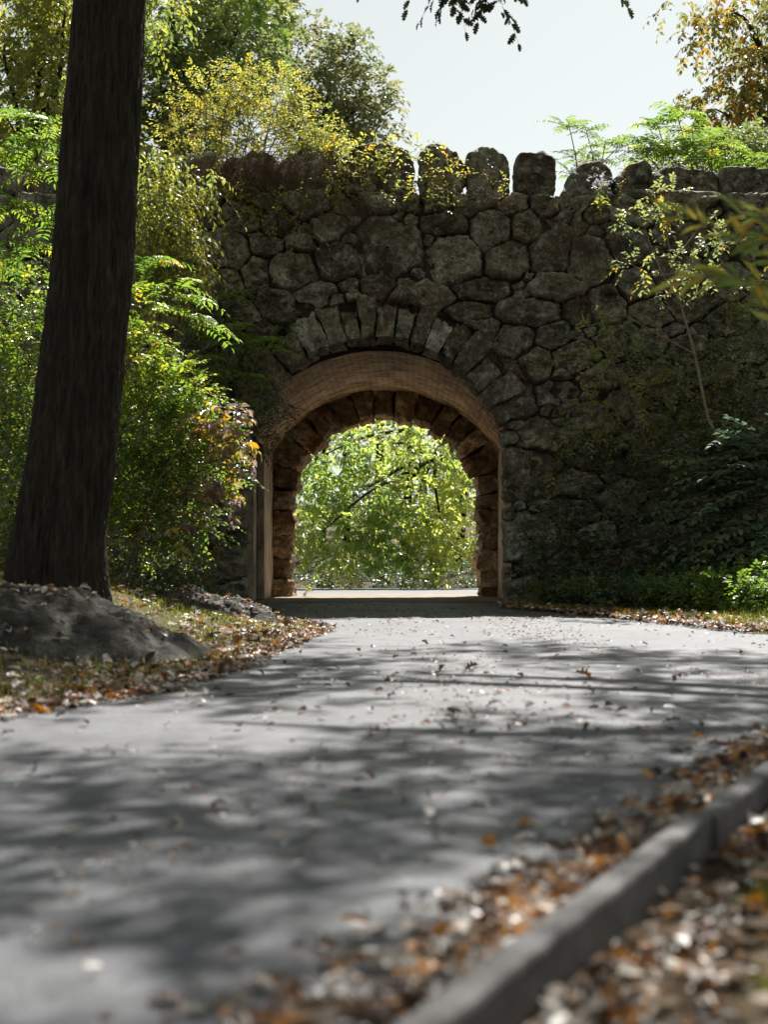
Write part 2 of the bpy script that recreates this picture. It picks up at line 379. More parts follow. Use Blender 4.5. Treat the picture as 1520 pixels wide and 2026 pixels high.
RXX = (xl(ry)+jl)[:, None]+((xr(ry)+jr)-(xl(ry)+jl))[:, None]*np.linspace(0, 1, nx)[None]
RYY = np.repeat(ry[:, None], nx, 1)
RZZ = gz(RYY)+.004+.012*np.sin(np.pi*np.linspace(0, 1, nx))[None]
g = Geo().add(np.stack([RXX, RYY, RZZ], -1), grid_faces(len(ry), nx))
tag(build('road', g, M['asphalt']), 'grey worn asphalt path leading into the tunnel', kind='structure')

# pale brown floor inside the tunnel, added to bounce light onto the vault
fy = np.linspace(24.3, 33, 60); fx = np.linspace(-2.32, 2.32, 40)
V = [[(x*(1+.03*noise.noise(Vector((y*1.3, 3 if x > 0 else 9, 0))))+.03, y, .25+.012+.012*math.cos(x*.65)+.004*noise.noise(Vector((x*3, y*3, 0)))) for x in fx] for y in fy]
M['bounce_floor'] = solid_mat('pale_bounce_floor', [(.3,(.17,.13,.095)),(.55,(.25,.205,.155)),(.8,(.31,.27,.21))], 2.2, .9, .5, 50)
tag(build('tunnel_floor', Geo().add(np.array(V), grid_faces(60, 40)), M['bounce_floor']), 'pale brown floor sheet under the brick vault, added to bounce light', kind='structure')
# kerb: two long stones, the farther one set slightly out of line
def kerb(a, b, w, zt, name, label):
    a = np.array(a, float); b = np.array(b, float); d = b-a; L = np.linalg.norm(d); d /= L; nn = np.array([d[1], -d[0]])
    n = int(L/.03); prof = [(0,-.2),(0,zt-.012),(.004,zt-.003),(.014,zt),(w-.014,zt),(w-.004,zt-.004),(w,zt-.014),(w,-.2)]
    prof2 = []
    for (u0,z0),(u1,z1) in zip(prof, prof[1:]):
        k = max(1, int(math.hypot(u1-u0, z1-z0)/.02))
        for i in range(k): prof2.append((u0+(u1-u0)*i/k, z0+(z1-z0)*i/k))
    prof2.append(prof[-1]); m = len(prof2); V = []
    for i in range(n+1):
        s = L*i/n; wob = noise.noise(Vector((s*1.2+a[0]*5, 1.3, 0)))*.008
        for u, z in prof2:
            q = a+d*s+nn*(u+wob); e = noise.fractal(Vector((q[0]*14, q[1]*14, z*14)), .9, 2, 4)*.005
            V.append((q[0]+nn[0]*e*.6, q[1]+nn[1]*e*.6, z+e*(1 if z > 0 else 0)))
    V = np.array(V); g = Geo().add(V, grid_faces(n+1, m)[:, ::-1])
    g.add(V[:m], [np.arange(m)[None, ::-1]]); g.add(V[-m:], [np.arange(m)[None]])
    return tag(build(name, g, M['kerb'], smooth=False), label, kind='structure')
kd = np.array([1.468, 3.27]); kd /= np.linalg.norm(kd); kn = np.array([kd[1], -kd[0]])
A = np.array([.012, 2.2]); 
kerb(A-kd*4.5, A+kd*2.12, .075, .10, 'kerb', 'weathered grey kerb running through the lower right corner')
kerb(A+kd*2.128+kn*.016, A+kd*7.5+kn*.03, .075, .096, 'kerb', 'farther kerb piece set slightly out of line at the right edge')

# ---------------------------------------------------------------- the bridge
YF = 24.0
def wpt(px, py, Y=YF): return P(px, py, Y)
bridge = empty('stone_bridge', (-.1, 24.3, .2), 'dark boulder-built bridge with an arched brick-lined tunnel for the path', 'bridge')
RCX, RCY, RR = 744.0, 922.0, 250.0
seeds = [(767,495,70,58),(673,521,50,35),(895,516,57,48),(971,461,40,42),(1003,516,46,40),(1092,508,45,40),(882,449,44,24),(652,457,37,32),
 (580,538,50,36),(507,543,28,32),(485,443,38,20),(420,439,24,18),(445,497,44,38),(528,489,37,22),(596,484,30,20),(747,567,33,22),(692,565,21,20),
 (838,589,57,28),(954,576,57,25),(539,605,46,30),(625,583,40,22),(1040,455,28,28),(1130,437,45,30),(1165,520,52,48),(1235,495,48,40),
 (1041,621,68,28),(1017,665,42,32),(1098,669,35,28),(1065,720,32,32),(997,744,38,24),(1104,783,42,28),(1015,796,42,36),(1144,615,32,35),(1286,617,42,30),
 (1277,682,55,25),(1181,905,60,36),(1304,923,60,26),(1225,989,55,35),(1181,1056,42,30),(1048,1068,55,50),(1048,940,50,55),(775,405,62,20),(935,398,44,18),
 (690,412,40,18),(610,415,45,20),(930,625,50,26),(1200,600,40,40),(1215,680,40,30),(1190,745,45,30),(440,560,40,32),(480,620,40,32),(520,680,40,40),
 (430,1010,48,44),(420,1110,52,48),(470,900,30,50),(1120,1130,50,36),(1310,1070,55,38),(1400,1000,60,45),(860,405,30,18),(1010,412,24,14),(1085,418,26,16),
 (1170,432,36,18),(1260,430,46,22),(1350,470,60,36),(1455,470,55,40),(1330,540,55,36),(1440,560,58,38),(955,655,44,26)]
def in_ring(x, y, grow=0.0):
    dx, dy = x-RCX, y-RCY
    if dy < 0:
        a = abs(math.degrees(math.atan2(dx, -dy)))
        return math.hypot(dx, dy) < (RR+(76 if a < 64 else 4)+grow)
    return abs(dx) < RR+2+grow
r2 = random.Random(3)
tries = 0
while tries < 30000:
    tries += 1
    x, y = r2.uniform(-340, 1900), r2.uniform(410, 1230)
    sx, sy = r2.uniform(40, 60), r2.uniform(28, 42)
    if in_ring(x, y, 22): continue
    ok = True
    for (a, b, c, d) in seeds:
        if ((x-a)/(c*.78+sx*.78))**2+((y-b)/(d*.78+sy*.78))**2 < 1: ok = False; break
    if ok: seeds.append((x, y, sx, sy))
tries = 0; fill = 0; nb_ = len(seeds)
while tries < 9000 and fill < 130:
    tries += 1
    x, y = r2.uniform(380, 1700), r2.uniform(420, 1190); sx, sy = r2.uniform(11, 22), r2.uniform(9, 16)
    if in_ring(x, y, 10): continue
    A0 = np.array(seeds); m = np.sort(np.sqrt(((x-A0[:, 0])/A0[:, 2])**2+((y-A0[:, 1])/A0[:, 3])**2))
    if m[0] > 1.13: seeds.append((x, y, sx, sy)); fill += 1
SA = np.array(seeds)
def metric(x, y):
    return np.sqrt(((x-SA[:, 0])/SA[:, 2])**2+((y-SA[:, 1])/SA[:, 3])**2)
NTH = 84
def cell(k):
    cx, cy, sx, sy = seeds[k]; R = []
    for i in range(NTH):
        th = 2*math.pi*i/NTH; ux, uy = math.cos(th)*sx, math.sin(th)*sy
        lo, hi = 0.05, 2.3
        def good(t):
            x, y = cx+ux*t, cy+uy*t
            if in_ring(x, y) or y < 384 or (y < 418 and x > 1000 and False): return False
            m = metric(x, y); mk = m[k]; m[k] = 9
            return mk < m.min()
        if good(hi): R.append(hi*1.0); continue
        for _ in range(11):
            mid = (lo+hi)/2
            if good(mid): lo = mid
            else: hi = mid
        R.append(lo)
    R = np.array(R)
    R = np.array([np.median(np.roll(R, s)[:5]) for s in range(2, 2-NTH, -1)]) if False else (6*R+np.roll(R,1)+np.roll(R,-1))/8
    return np.stack([np.cos(2*np.pi*np.arange(NTH)/NTH)*sx*R, np.sin(2*np.pi*np.arange(NTH)/NTH)*sy*R], -1)
def rdp(p, tol):
    if len(p) < 3: return p
    a, c = p[0], p[-1]; d = c-a; L = np.linalg.norm(d)+1e-9
    dist = np.abs(d[0]*(p[:, 1]-a[1])-d[1]*(p[:, 0]-a[0]))/L
    i = int(dist.argmax())
    if dist[i] < tol: return np.array([a, c])
    return np.concatenate([rdp(p[:i+1], tol)[:-1], rdp(p[i:], tol)])
def angular(ol, tol):
    k = int(np.linalg.norm(ol, axis=1).argmax()); p = np.roll(ol, -k, 0); j = int(np.linalg.norm(p-p[0], axis=1).argmax())
    q = np.concatenate([rdp(p[:j+1], tol)[:-1], rdp(np.concatenate([p[j:], p[:1]]), tol)[:-1]])
    th = np.arctan2(q[:, 1], q[:, 0]); out = []
    for i in range(NTH):        # back to one radius per direction
        t = 2*math.pi*i/NTH; u = np.array([math.cos(t), math.sin(t)]); best = None
        for m in range(len(q)):
            a, c = q[m], q[(m+1) % len(q)]; e = c-a; den = u[0]*e[1]-u[1]*e[0]
            if abs(den) < 1e-9: continue
            s = (a[0]*e[1]-a[1]*e[0])/den; w = (a[0]*u[1]-a[1]*u[0])/den
            if s > 0 and -1e-6 <= w <= 1+1e-6 and (best is None or s > best): best = s
        out.append(u*(best if best else np.linalg.norm(ol[i])))
    return np.array(out)
def stone_geo(outline, cpx, Y, depth, seed, gap=3.0, rings=22, back=None, amp=1.0):
    """outline: (n,2) offsets in photo pixels about cpx; a bulging rough stone face at distance Y"""
    n = len(outline); rr = random.Random(seed)
    rad = np.linalg.norm(outline, axis=1); sc_ = np.maximum(rad-gap, 2)/np.maximum(rad, 1e-3)
    o = outline*sc_[:, None]
    s = Y/F_PX
    ts = np.concatenate([[0.04], np.linspace(.12, .9, rings-6), [.925,.945,.962,.976,.988,1.0]])
    tiltx, tiltz = rr.uniform(-.3, .3), rr.uniform(-.2, .4)
    c = P(cpx[0], cpx[1], Y); V = []
    push = rr.uniform(-.06, .08)
    for t in ts:
        for i in range(n):
            jx = 1+(.07*noise.noise(Vector((o[i,0]*.05+seed, o[i,1]*.05, t)))+.06*noise.noise(Vector((o[i,0]*.16+seed, o[i,1]*.16, 3)))+.03*noise.noise(Vector((o[i,0]*.5, o[i,1]*.5, seed))))*t
            dx, dz = o[i,0]*s*t*jx, -o[i,1]*s*t*jx
            dep = depth*(1-t**18)**.8
            q = Vector((c[0]+dx+seed*3.1, seed*1.7, c[2]+dz))
            d, pts = noise.voronoi(q*2.6); fac = (d[1]-d[0])
            st = noise.fractal(Vector((q.x*1.4, q.y, q.z*5.5)), .8, 2, 5)
            d2, p2 = noise.voronoi(q*4.2+Vector((3,1,2)))
            fc = noise.noise_vector(p2[0]*3.7).dot(q*4.2+Vector((3,1,2))-p2[0])
            fc1 = noise.noise_vector(pts[0]*3.1).dot(q*2.6-pts[0])
            f = .15*noise.fractal(q*1.8, .8, 2, 6)+.10*min(fac, .5)+.15*fc1+.07*fc+.06*st+.035*noise.fractal(q*9, .6, 2, 5)
            edge = 1-t**16
            V.append((c[0]+dx+.03*noise.noise(q*6)*t, Y-dep-push-(f*amp+tiltx*dx+tiltz*dz)*edge-.03*amp*noise.noise(q*7)*t, c[2]+dz+.03*noise.noise(q*6+Vector((9,0,0)))*t))
    g = Geo()
    V = np.array(V).reshape(len(ts), n, 3)
    skirt = V[-1].copy(); skirt[:, 1] = Y+(.35 if back is None else back)
    V = np.concatenate([V, skirt[None]])
    g.add(V, grid_faces(len(ts)+1, n, True))
    return g, V
order = sorted(range(len(seeds)), key=lambda k: 0 if k < 66 else (1 if (400 < seeds[k][0] < 1540 and seeds[k][1] < 1180) else 2))
named = 0; rest = Geo()
for k in order:
    cx, cy, sx, sy = seeds[k]
    ol = cell(k)
    if np.abs(ol).max() < 8: continue
    ol = angular(ol, max(3.5, .085*math.sqrt(sx*sy)*1.2))
    g, V = stone_geo(ol, (cx, cy), YF, (.11+.14*((k*37) % 10)/10)*(1 if sx > 24 else .6), k, gap=.2+(k*13 % 5)*.3)
    if named < 100 and k < nb_ and (k < 66 or 400 < cx < 1540):
        build('boulder', g, M['boulder'], bridge); named += 1
    else:
        for v, f in zip(g.V, g.F): rest.add(v, [f[0]])
o = build('boulder_masonry', rest, M['boulder'], bridge); o['kind'] = 'stuff'

# parapet stones standing on the wall
def poly_outline(pts, n=NTH):
    pts = np.array(pts, float); c = pts.mean(0); nxt = np.roll(pts, -1, 0)
    L = np.linalg.norm(nxt-pts, axis=1); cum = np.concatenate([[0], np.cumsum(L)])
    out = []
    for s in np.linspace(0, cum[-1], n, endpoint=False):
        i = np.searchsorted(cum, s, 'right')-1; out.append(pts[i]+(nxt[i]-pts[i])*((s-cum[i])/L[i]))
    out = np.array(out)
    for _ in range(1): out = (np.roll(out,1,0)+2*out+np.roll(out,-1,0))/4
    return out-c, c
PAR = [[(674,345),(680,318),(700,298),(742,284),(788,291),(812,304),(817,340),(816,375),(800,398),(690,400)],
 [(831,305),(848,291),(880,288),(904,304),(920,328),(921,362),(908,386),(870,398),(833,394)],
 [(925,308),(944,295),(962,291),(981,304),(1004,317),(1008,340),(1007,384),(985,398),(926,392)],
 [(1021,313),(1048,309),(1068,305),(1096,315),(1100,352),(1096,392),(1062,425),(1020,420)],
 [(1108,398),(1124,352),(1150,326),(1184,321),(1204,334),(1210,352),(1209,405),(1190,424),(1112,425)],
 [(1214,358),(1236,338),(1270,326),(1291,331),(1282,370),(1281,412),(1216,420)],
 [(1285,352),(1294,345),(1332,338),(1380,340),(1417,343),(1420,400),(1418,432),(1287,424)],
 [(1425,340),(1470,336),(1530,338),(1560,345),(1560,430),(1424,430)],
 [(1566,340),(1640,334),(1700,345),(1700,430),(1566,430)],
 [(556,330),(572,312),(610,298),(640,304),(664,296),(672,350),(670,400),(560,402)],
 [(446,340),(452,318),(478,322),(500,306),(540,312),(554,336),(556,404),(448,404)],
 [(330,352),(352,330),(390,318),(410,306),(438,316),(444,350),(444,404),(332,404)],
 [(214,350),(240,322),(300,330),(326,352),(328,404),(216,404)],[(60,350),(90,326),(150,334),(206,328),(212,404),(62,404)],[(-110,340),(-60,322),(20,336),(56,345),(58,404),(-108,404)]]
for i, p in enumerate(PAR):
    ol, c = poly_outline(p); ol = ol*np.array([1.045 if i < 8 else 1.06, 1.02])
    g, V = stone_geo(ol, c, YF+.35, .22, 200+i, gap=.0, back=.25, amp=.9)
    b = V[:-1].copy(); b[:, :, 1] = 2*(YF+.35)+.32-b[:, :, 1]     # rough rear side
    n0 = len(V)-1
    g.add(b[::-1], grid_faces(len(b), NTH, True))
    build('parapet_stone', g, M['boulder'], bridge)

# wedge stones
def block(fn, seed, mat, name, amp=.05, nsub=11, rnd=.2):
    lin = np.linspace(-1, 1, nsub); Vs = []; Fs = []; n = 0
    for ax in range(3):
        for sg in (-1, 1):
            a, b = np.meshgrid(lin, lin, indexing='ij'); p = np.zeros((nsub, nsub, 3))
            p[..., ax] = sg; p[..., (ax+1) % 3] = a; p[..., (ax+2) % 3] = b
            f = grid_faces(nsub, nsub)+n
            Fs.append(f if sg > 0 else f[:, ::-1]); Vs.append(p.reshape(-1, 3)); n += nsub*nsub
    p = np.concatenate(Vs)
    L4 = (np.abs(p)**6).sum(1)**(1/6); p = p*(1-rnd)+rnd*p/L4[:, None]*1.0
    w = np.array([fn(*q) for q in p]); c = w.mean(0); out = []
    for q in w:
        d = Vector(q-c).normalized(); s = Vector(q)+Vector((seed*2.3, seed*.7, 0))
        dv, pv = noise.voronoi(s*3.2); fcv = noise.noise_vector(pv[0]*3.3).dot(s*3.2-pv[0])
        f = amp*(1.4*noise.fractal(s*2.6, .9, 2, 5)+1.1*min(dv[1]-dv[0], .4)-.3+1.1*fcv+.35*noise.fractal(s*11, .7, 2, 3))
        out.append(q+np.array(d)*f)
    g = Geo().add(np.array(out), np.concatenate(Fs))
    return build(name, g, mat, bridge)
s24 = YF/F_PX
rc = P(RCX, RCY, YF)
edges = [-64,-53,-43,-32.5,-21.5,-13.5,-6.6,0,8,15.5,22.4,29.5,37,45.5,54.5,64]
for i, (a0, a1) in enumerate(zip(edges, edges[1:])):
    r0 = RR*s24; r1 = (RR+66+14*math.sin(i*2.3))*s24; yo = .05*math.sin(i*5.1)
    def fn(u, v, w, a0=a0, a1=a1, r0=r0, r1=r1, yo=yo):
        m = (a0+a1)/2; h = (a1-a0)/2-.35; a = math.radians(m+h*u); r = r0+(r1-r0)*(v+1)/2
        return (rc[0]+r*math.sin(a), YF+.12+yo+.5*w, rc[2]+r*math.cos(a))
    block(fn, i+.3, M['boulder'], 'voussoir', .085, 15)
# vault
VA, VS, VSP, VCR = 2.37, 1.34, 3.27, 4.61
VR = (VA**2+VS**2)/(2*VS); VCZ = VCR-VR
cxY = lambda Y: -.10+.13*(Y-24)/6
th0 = math.asin(VA/VR)
na, ny = 70, 40
ths = np.linspace(-th0, th0, na); ys = np.linspace(24.62, 30.2, ny)
V = np.array([[(cxY(y)+VR*math.sin(t)+.012*noise.noise(Vector((t*6, y*2, 0))), y, VCZ+VR*math.cos(t)+.015*noise.noise(Vector((t*6, y*2, 5)))) for t in ths] for y in ys])
uv = np.array([[(VR*t+4, y) for t in ths] for y in ys]).reshape(-1, 2)
build('brick_vault', Geo().add(V, grid_faces(ny, na)), M['brick'], bridge, uv=uv)
def box(g, x0, x1, y0, y1, z0, z1, sx0=0, mi=0):
    V = [(x0,y0,z0),(x1,y0,z0),(x1,y1,z0),(x0,y1,z0),(x0,y0,z1),(x1,y0,z1),(x1,y1,z1),(x0,y1,z1)]
    g.add(V, [np.array([[0,3,2,1],[4,5,6,7],[0,1,5,4],[1,2,6,5],[2,3,7,6],[3,0,4,7]])], mi)
def panel(name, x0, y0, x1, y1, th, z0, z1, mat, side, seed=0):
    """wall slab following the tunnel axis, subdivided and slightly uneven"""
    ny_, nz_ = max(2, int(abs(y1-y0)/.08)), int((z1-z0)/.08)
    g = Geo()
    for off_, flip in ((0, side < 0), (th, side > 0)):
        V = []
        for i in range(ny_+1):
            for j in range(nz_+1):
                y = y0+(y1-y0)*i/ny_; x = x0+(x1-x0)*i/ny_; z = z0+(z1-z0)*j/nz_
                V.append((x-side*off_+.018*noise.noise(Vector((seed, y*3, z*2)))*(i not in (0,)), y, z))
        f = grid_faces(ny_+1, nz_+1); g.add(V, f if flip else f[:, ::-1])
    for yy, xx in ((y0, x0), (y1, x1)):
        xa, xb = sorted((xx, xx-side*th)); V = []
        for j in range(nz_+1):
            z = z0+(z1-z0)*j/nz_; w = .012*noise.noise(Vector((seed+3, z*3, yy)))
            V += [(xa, yy+w*0, z), (xb, yy, z)]
        g.add(V, grid_faces(nz_+1, 2))
    return build(name, g, mat, bridge)
xw = lambda Y, s: cxY(Y)+s*VA
panel('side_wall', xw(24.6, 1), 24.6, xw(30.2, 1), 30.2, .4, .1, VSP, M['plaster'], -1, 1)
panel('side_wall', xw(28.2, -1), 28.2, xw(30.2, -1), 30.2, .14, .1, VSP, M['plaster'], 1, 2)
panel('pier', xw(26.3, -1), 26.3, xw(26.8, -1), 26.8, .14, .1, VSP, M['plaster'], 1, 3)
panel('pier', xw(24.95, -1), 24.95, xw(25.15, -1), 25.15, .14, .1, VSP, M['plaster'], 1, 4)
g = Geo(); box(g, -3.9, -3.65, 24.6, 30.2, .1, VSP); box(g, -3.65, -2.36-.11, 24.66, 28.18, VSP+.003, VSP+.3)
build('niche_wall', g, M['mortar'], bridge)  # dark mortar colour here stands in for shade inside the niches
# plates front and rear with the vault outline cut out
def vprof(n=60):
    pts = [(-VA, -.3), (-VA, VSP)]+[(VR*math.sin(t), VCZ+VR*math.cos(t)) for t in np.linspace(-th0, th0, n)[1:-1]]+[(VA, VSP), (VA, -.3)]
    return np.array(pts)
def inner_prof(n=60, r=1.9, cz=2.08):
    pts = [(-r, -.3), (-r, .8), (-r, cz)]+[(r*math.sin(t), cz+r*math.cos(t)) for t in np.linspace(-math.pi/2, math.pi/2, n)[1:-1]]+[(r, cz), (r, .8), (r, -.3)]
    return np.array(pts)
def plate(prof, cx, y, hw, ztop):
    c = np.array([0, 1.2]); d = nrm(prof-c)
    d[0] = nrm(np.array([-hw, -1.5])); d[-1] = nrm(np.array([hw, -1.5]))
    out = []
    for k, v in enumerate(d):
        t = min(hw/abs(v[0]) if abs(v[0]) > 1e-6 else 1e9, (ztop-c[1])/v[1] if v[1] > 1e-6 else 1e9, (1.5)/-v[1] if v[1] < -1e-6 else 1e9)
        out.append(c+v*t)
    out = np.array(out); n = len(prof)
    V = [(cx+a, y, b) for a, b in prof]+[(cx+a, y, b) for a, b in out]
    f = np.array([[i, i+1, n+i+1, n+i] for i in range(n-1)])
    # outer corners
    extra = [(cx-hw, y, ztop), (cx+hw, y, ztop)]; V += extra
    il = max(i for i in range(n) if out[i][0] <= -hw+1e-6 and out[i][1] < ztop-1e-6); ir = min(i for i in range(n) if out[i][0] >= hw-1e-6 and out[i][1] < ztop-1e-6)
    tri = np.array([[n+il, n+il+1, 2*n], [n+ir-1, n+ir, 2*n+1]])
    return V, [f, tri]
g = Geo(); V, f = plate(inner_prof(r=RR*YF/F_PX+.16, cz=rc[2]), rc[0], YF+.02, 14, 7.0); g.add(V, f)
build('bedding_mortar', g, M['bedding'], bridge)
g = Geo(); V, f = plate(vprof(), cxY(24.6), 24.6, 14, 6.95); g.add(V, f)
V, f = plate(inner_prof(r=2.12), cxY(30.9), 30.9, 14, 6.95); g.add(V, f)
V, f = plate(vprof(), cxY(30.2), 30.2, 14, 6.95); g.add(V, f)
box(g, -14.1, -14.0, 24.6, 30.9, -.3, 6.95); box(g, 14.0, 14.1, 24.6, 30.9, -.3, 6.95)
build('rubble_core', g, M['mortar'], bridge)
# soil on top of the bridge
ux = np.linspace(-14, 14, 90); uy = np.linspace(24.02, 30.9, 30)
V = [[(x, y, 7.12+.12*noise.fractal(Vector((x*.9, y*.9, 0)), .9, 2, 4)+(-.0)) for x in ux] for y in uy]
build('earth_deck', Geo().add(np.array(V), grid_faces(30, 90)), M['soil'], bridge)
# rear ring
icz, ir_, icx = 2.08, 1.985, .03
angs = [-90]
rr = random.Random(11)
while angs[-1] < 90: angs.append(angs[-1]+rr.uniform(9, 14.5))
angs = [a*90/angs[-1] if a > 0 else a for a in angs]; angs[-1] = 90
for i, (a0, a1) in enumerate(zip(angs, angs[1:])):
    rin = ir_+.05*math.sin(i*3.7); yo = .10*math.sin(i*2.9)
    def fn(u, v, w, a0=a0, a1=a1, rin=rin, yo=yo):
        m = (a0+a1)/2; h = (a1-a0)/2-.5; a = math.radians(m+h*u); r = rin+.85*(v+1)/2
        return (icx+r*math.sin(a), 30.42+yo*(w < 0)+.52*w, icz+r*math.cos(a))
    block(fn, i+40.3, M['voussoir_warm'], 'rear_voussoir', .10, 15)
for sd in (-1, 1):
    z = 0.12; i = 0
    while z < icz-.02:
        h = min(rr.uniform(.34, .5), icz-z)
        if icz-z-h < .2: h = icz-z
        xin = ir_+.05*math.sin(i*2.1+sd)
        def fn(u, v, w, z=z, h=h, xin=xin, sd=sd, i=i):
            return (icx+sd*(xin+.4+.4*u*sd*sd), 30.42+.08*math.sin(i*2.3+sd)*(w < 0)+.52*w, z+h*(v+1)/2)
        block(fn, i+70+sd*9.7, M['voussoir_warm'], 'rear_jamb_stone', .10, 15); z += h; i += 1

# ---------------------------------------------------------------- rocks on the left verge
def outcrop(name, label, cx, cy, rx, ry, h, zb, seed, prof=None):
    nu, nv = 150, 70; V = []
    for i in range(nv):
        t = i/(nv-1)
        for j in range(nu):
            a = 2*math.pi*j/nu
            rr_ = 1+.16*noise.noise(Vector((math.cos(a)*1.3+seed, math.sin(a)*1.3, 0)))+.04*noise.noise(Vector((math.cos(a)*5+seed, math.sin(a)*5, 0)))
            x, y = cx+rx*rr_*t*math.cos(a), cy+ry*rr_*t*math.sin(a)
            hh = h*(max(0, 1-t**2.2))**.75
            if prof: hh *= prof((x-cx)/rx)
            q = Vector((x, y, seed))
            d, _ = noise.voronoi(Vector((x*1.7, y*1.7, seed)))
            lay = noise.fractal(Vector((x*2+y*1.2, y*4-x, hh*4)), .8, 2, 6)
            hh += (.07*noise.fractal(q*1.8, .9, 2, 6)+.10*min(d[1]-d[0], .5)*h+.07*lay)*min(1, 4*(1-t))
            V.append((x, y, zb(x, y)-.12*t**6+max(hh, -.05)))
    g = Geo().add(np.array(V).reshape(nv, nu, 3), grid_faces(nv, nu, True))
    o = build(name, g, M['outcrop'], loc=(cx, cy, float(zb(cx, cy))))
    return tag(o, label, 'rock')
gzb = lambda x, y: float(ground(x, y))
rk1 = outcrop('rock', 'large grey ledge rock strewn with leaves beside the tree trunk', -3.35, 11.6, 1.95, 1.35, .52, lambda x, y: .14+.05*(-(x+1.5))*.5, 2.0, lambda u: np.interp(u, [-1.2,-.4,.2,.7,1.1], [.95,1.0,.98,.8,.5]))
rk2 = outcrop('rock', 'low flat rock with a pale top at the path edge', -2.0, 17.4, .85, .55, .22, lambda x, y: gzb(x, y)+.02, 8.0)
# ---------------------------------------------------------------- trees
def trunk(parent, pts, rad, mat, seg=260, rows=420, bark=.02, flare=None, name='trunk'):
    c = curve(pts, rows); r = np.interp(np.linspace(0, 1, rows), np.linspace(0, 1, len(rad)), rad)
    V = []
    z0 = c[0][2]
    for i in range(rows):
        for j in range(seg):
            a = 2*math.pi*j/seg; ca, sa = math.cos(a), math.sin(a); h = c[i][2]-z0
            R = r[i]*(1+.035*noise.noise(Vector((ca*2.2, sa*2.2, h*1.7)))+.05*noise.noise(Vector((ca*1.1, sa*1.1, h*.5))))
            if flare: R *= 1+flare*math.exp(-h*2.2)*(1+.5*math.sin(a*5+1))
            u = Vector((ca*r[i]*25, sa*r[i]*25, h*3.2+.6*noise.noise(Vector((ca*2, sa*2, h))))); k = 1-abs(noise.noise(u))*2.2
            k2 = 1-abs(noise.noise(u*2.3+Vector((4,4,h))))*2
            R += bark*(k+.45*k2)*1.0
            V.append(c[i]+np.array([R*ca, R*sa, 0]))
    g = Geo().add(np.array(V).reshape(rows, seg, 3), grid_faces(rows, seg, True))
    return build(name, g, mat, parent)
def limb(parent, a, b, r0, r1, mat, sag=.3, name='limb', k=None):
    a, b = np.array(a), np.array(b); m = (a+b)/2+np.array([rng.normal(0,.15), rng.normal(0,.15), sag])*np.linalg.norm(b-a)*.3
    m2 = (m+b)/2+rng.normal(0, .06, 3)*np.linalg.norm(b-a)
    g = Geo(); c = curve([a, m, m2, b], 20); tube(g, c, np.linspace(r0, r1, 20), 9)
    return build(name, g, mat, parent), c
def crown(parent, blobs, matL, leaf, m=9, slen=.5, tmpl='simple', droop=.3, ang=55, opp=False, wd=1.0, dens=1.0, name='crown', twig=.004, lo=.25, hang=0., varblob=.35, upb=.3, twigmat=None):
    B, D, I = blob_pts(blobs, dens, lo=lo, upb=upb)
    bv = rng.random(len(blobs)); var = np.clip(bv[I]*varblob+rng.random(len(B))*(1-varblob), 0, 1)
    g = Geo()
    sprays(g, B, D, slen*rng.uniform(.6, 1.25, len(B)), m, leaf, tmpl, droop, ang, opp, wd, 0, 1, twig, var, hang=hang)
    return build(name, g, [matL, twigmat or M['twig']], parent, smooth=False)
def stems(parent, base, targets, r0, mat, name='stem', spread=.1, seg=6, maxn=12):
    """one mesh per woody stem"""
    for t in targets[:maxn]:
        b = np.array(base)+np.array([rng.normal(0, spread), rng.normal(0, spread), 0]); t = np.array(t)
        mid = b+(t-b)*.5+np.array([rng.normal(0,.08), rng.normal(0,.08), .12])*np.linalg.norm(t-b)
        g = Geo(); tube(g, curve([b, mid, t], 16), np.linspace(r0, r0*.3, 16), seg); build(name, g, mat, parent)

# oak in the left foreground
oak = empty('oak_tree', (-3.2, 14, .45), 'large dark furrowed oak trunk in front of the shrubs at left', 'tree')
tp = [P(108,1205,14), P(112,1100,14), P(142,900,14), P(163,700,14), P(182,500,14), P(204,200,14), P(217,0,14), P(235,-300,14), P(262,-600,14.3)]
trunk(oak, tp, [.45,.44,.40,.385,.37,.345,.325,.29,.24], M['bark'], flare=.15, bark=.023)
top = tp[-1]
tgt = [(-4.8,12.5,10.6),(-1.4,15.5,11.6),(-3.4,17.5,11.8),(-.5,12.5,11.2),(-5.5,16,10.2),(0.6,18.5,12)]
for t in tgt: limb(oak, top-np.array([0,0,rng.uniform(0,1.2)]), t, .13, .04, M['bark'], .2)
ob = [((t[0],t[1],t[2]), (1.5,1.5,.8), 110) for t in tgt]+[((-3,15,13),(2.4,2.2,.9),130)]
# leaf sprays hanging into the top of the picture
hb = [pb(505,30,22,36,15,.35,7), pb(520,-40,50,36,15,.4,16)]
crown(oak, ob, M['leaf_yellowgreen'], .14, 7, .55, 'oak_flat', .3, 55, twig=.005)
crown(oak, hb, M['leaf_sumac'], .13, 6, .35, 'oak_flat', .6, 50, name='hanging_spray', varblob=.6, hang=.5)
limb(oak, (-.9,15,10.8), P(520,-20,15), .03, .008, M['bark'], .2, 'limb')
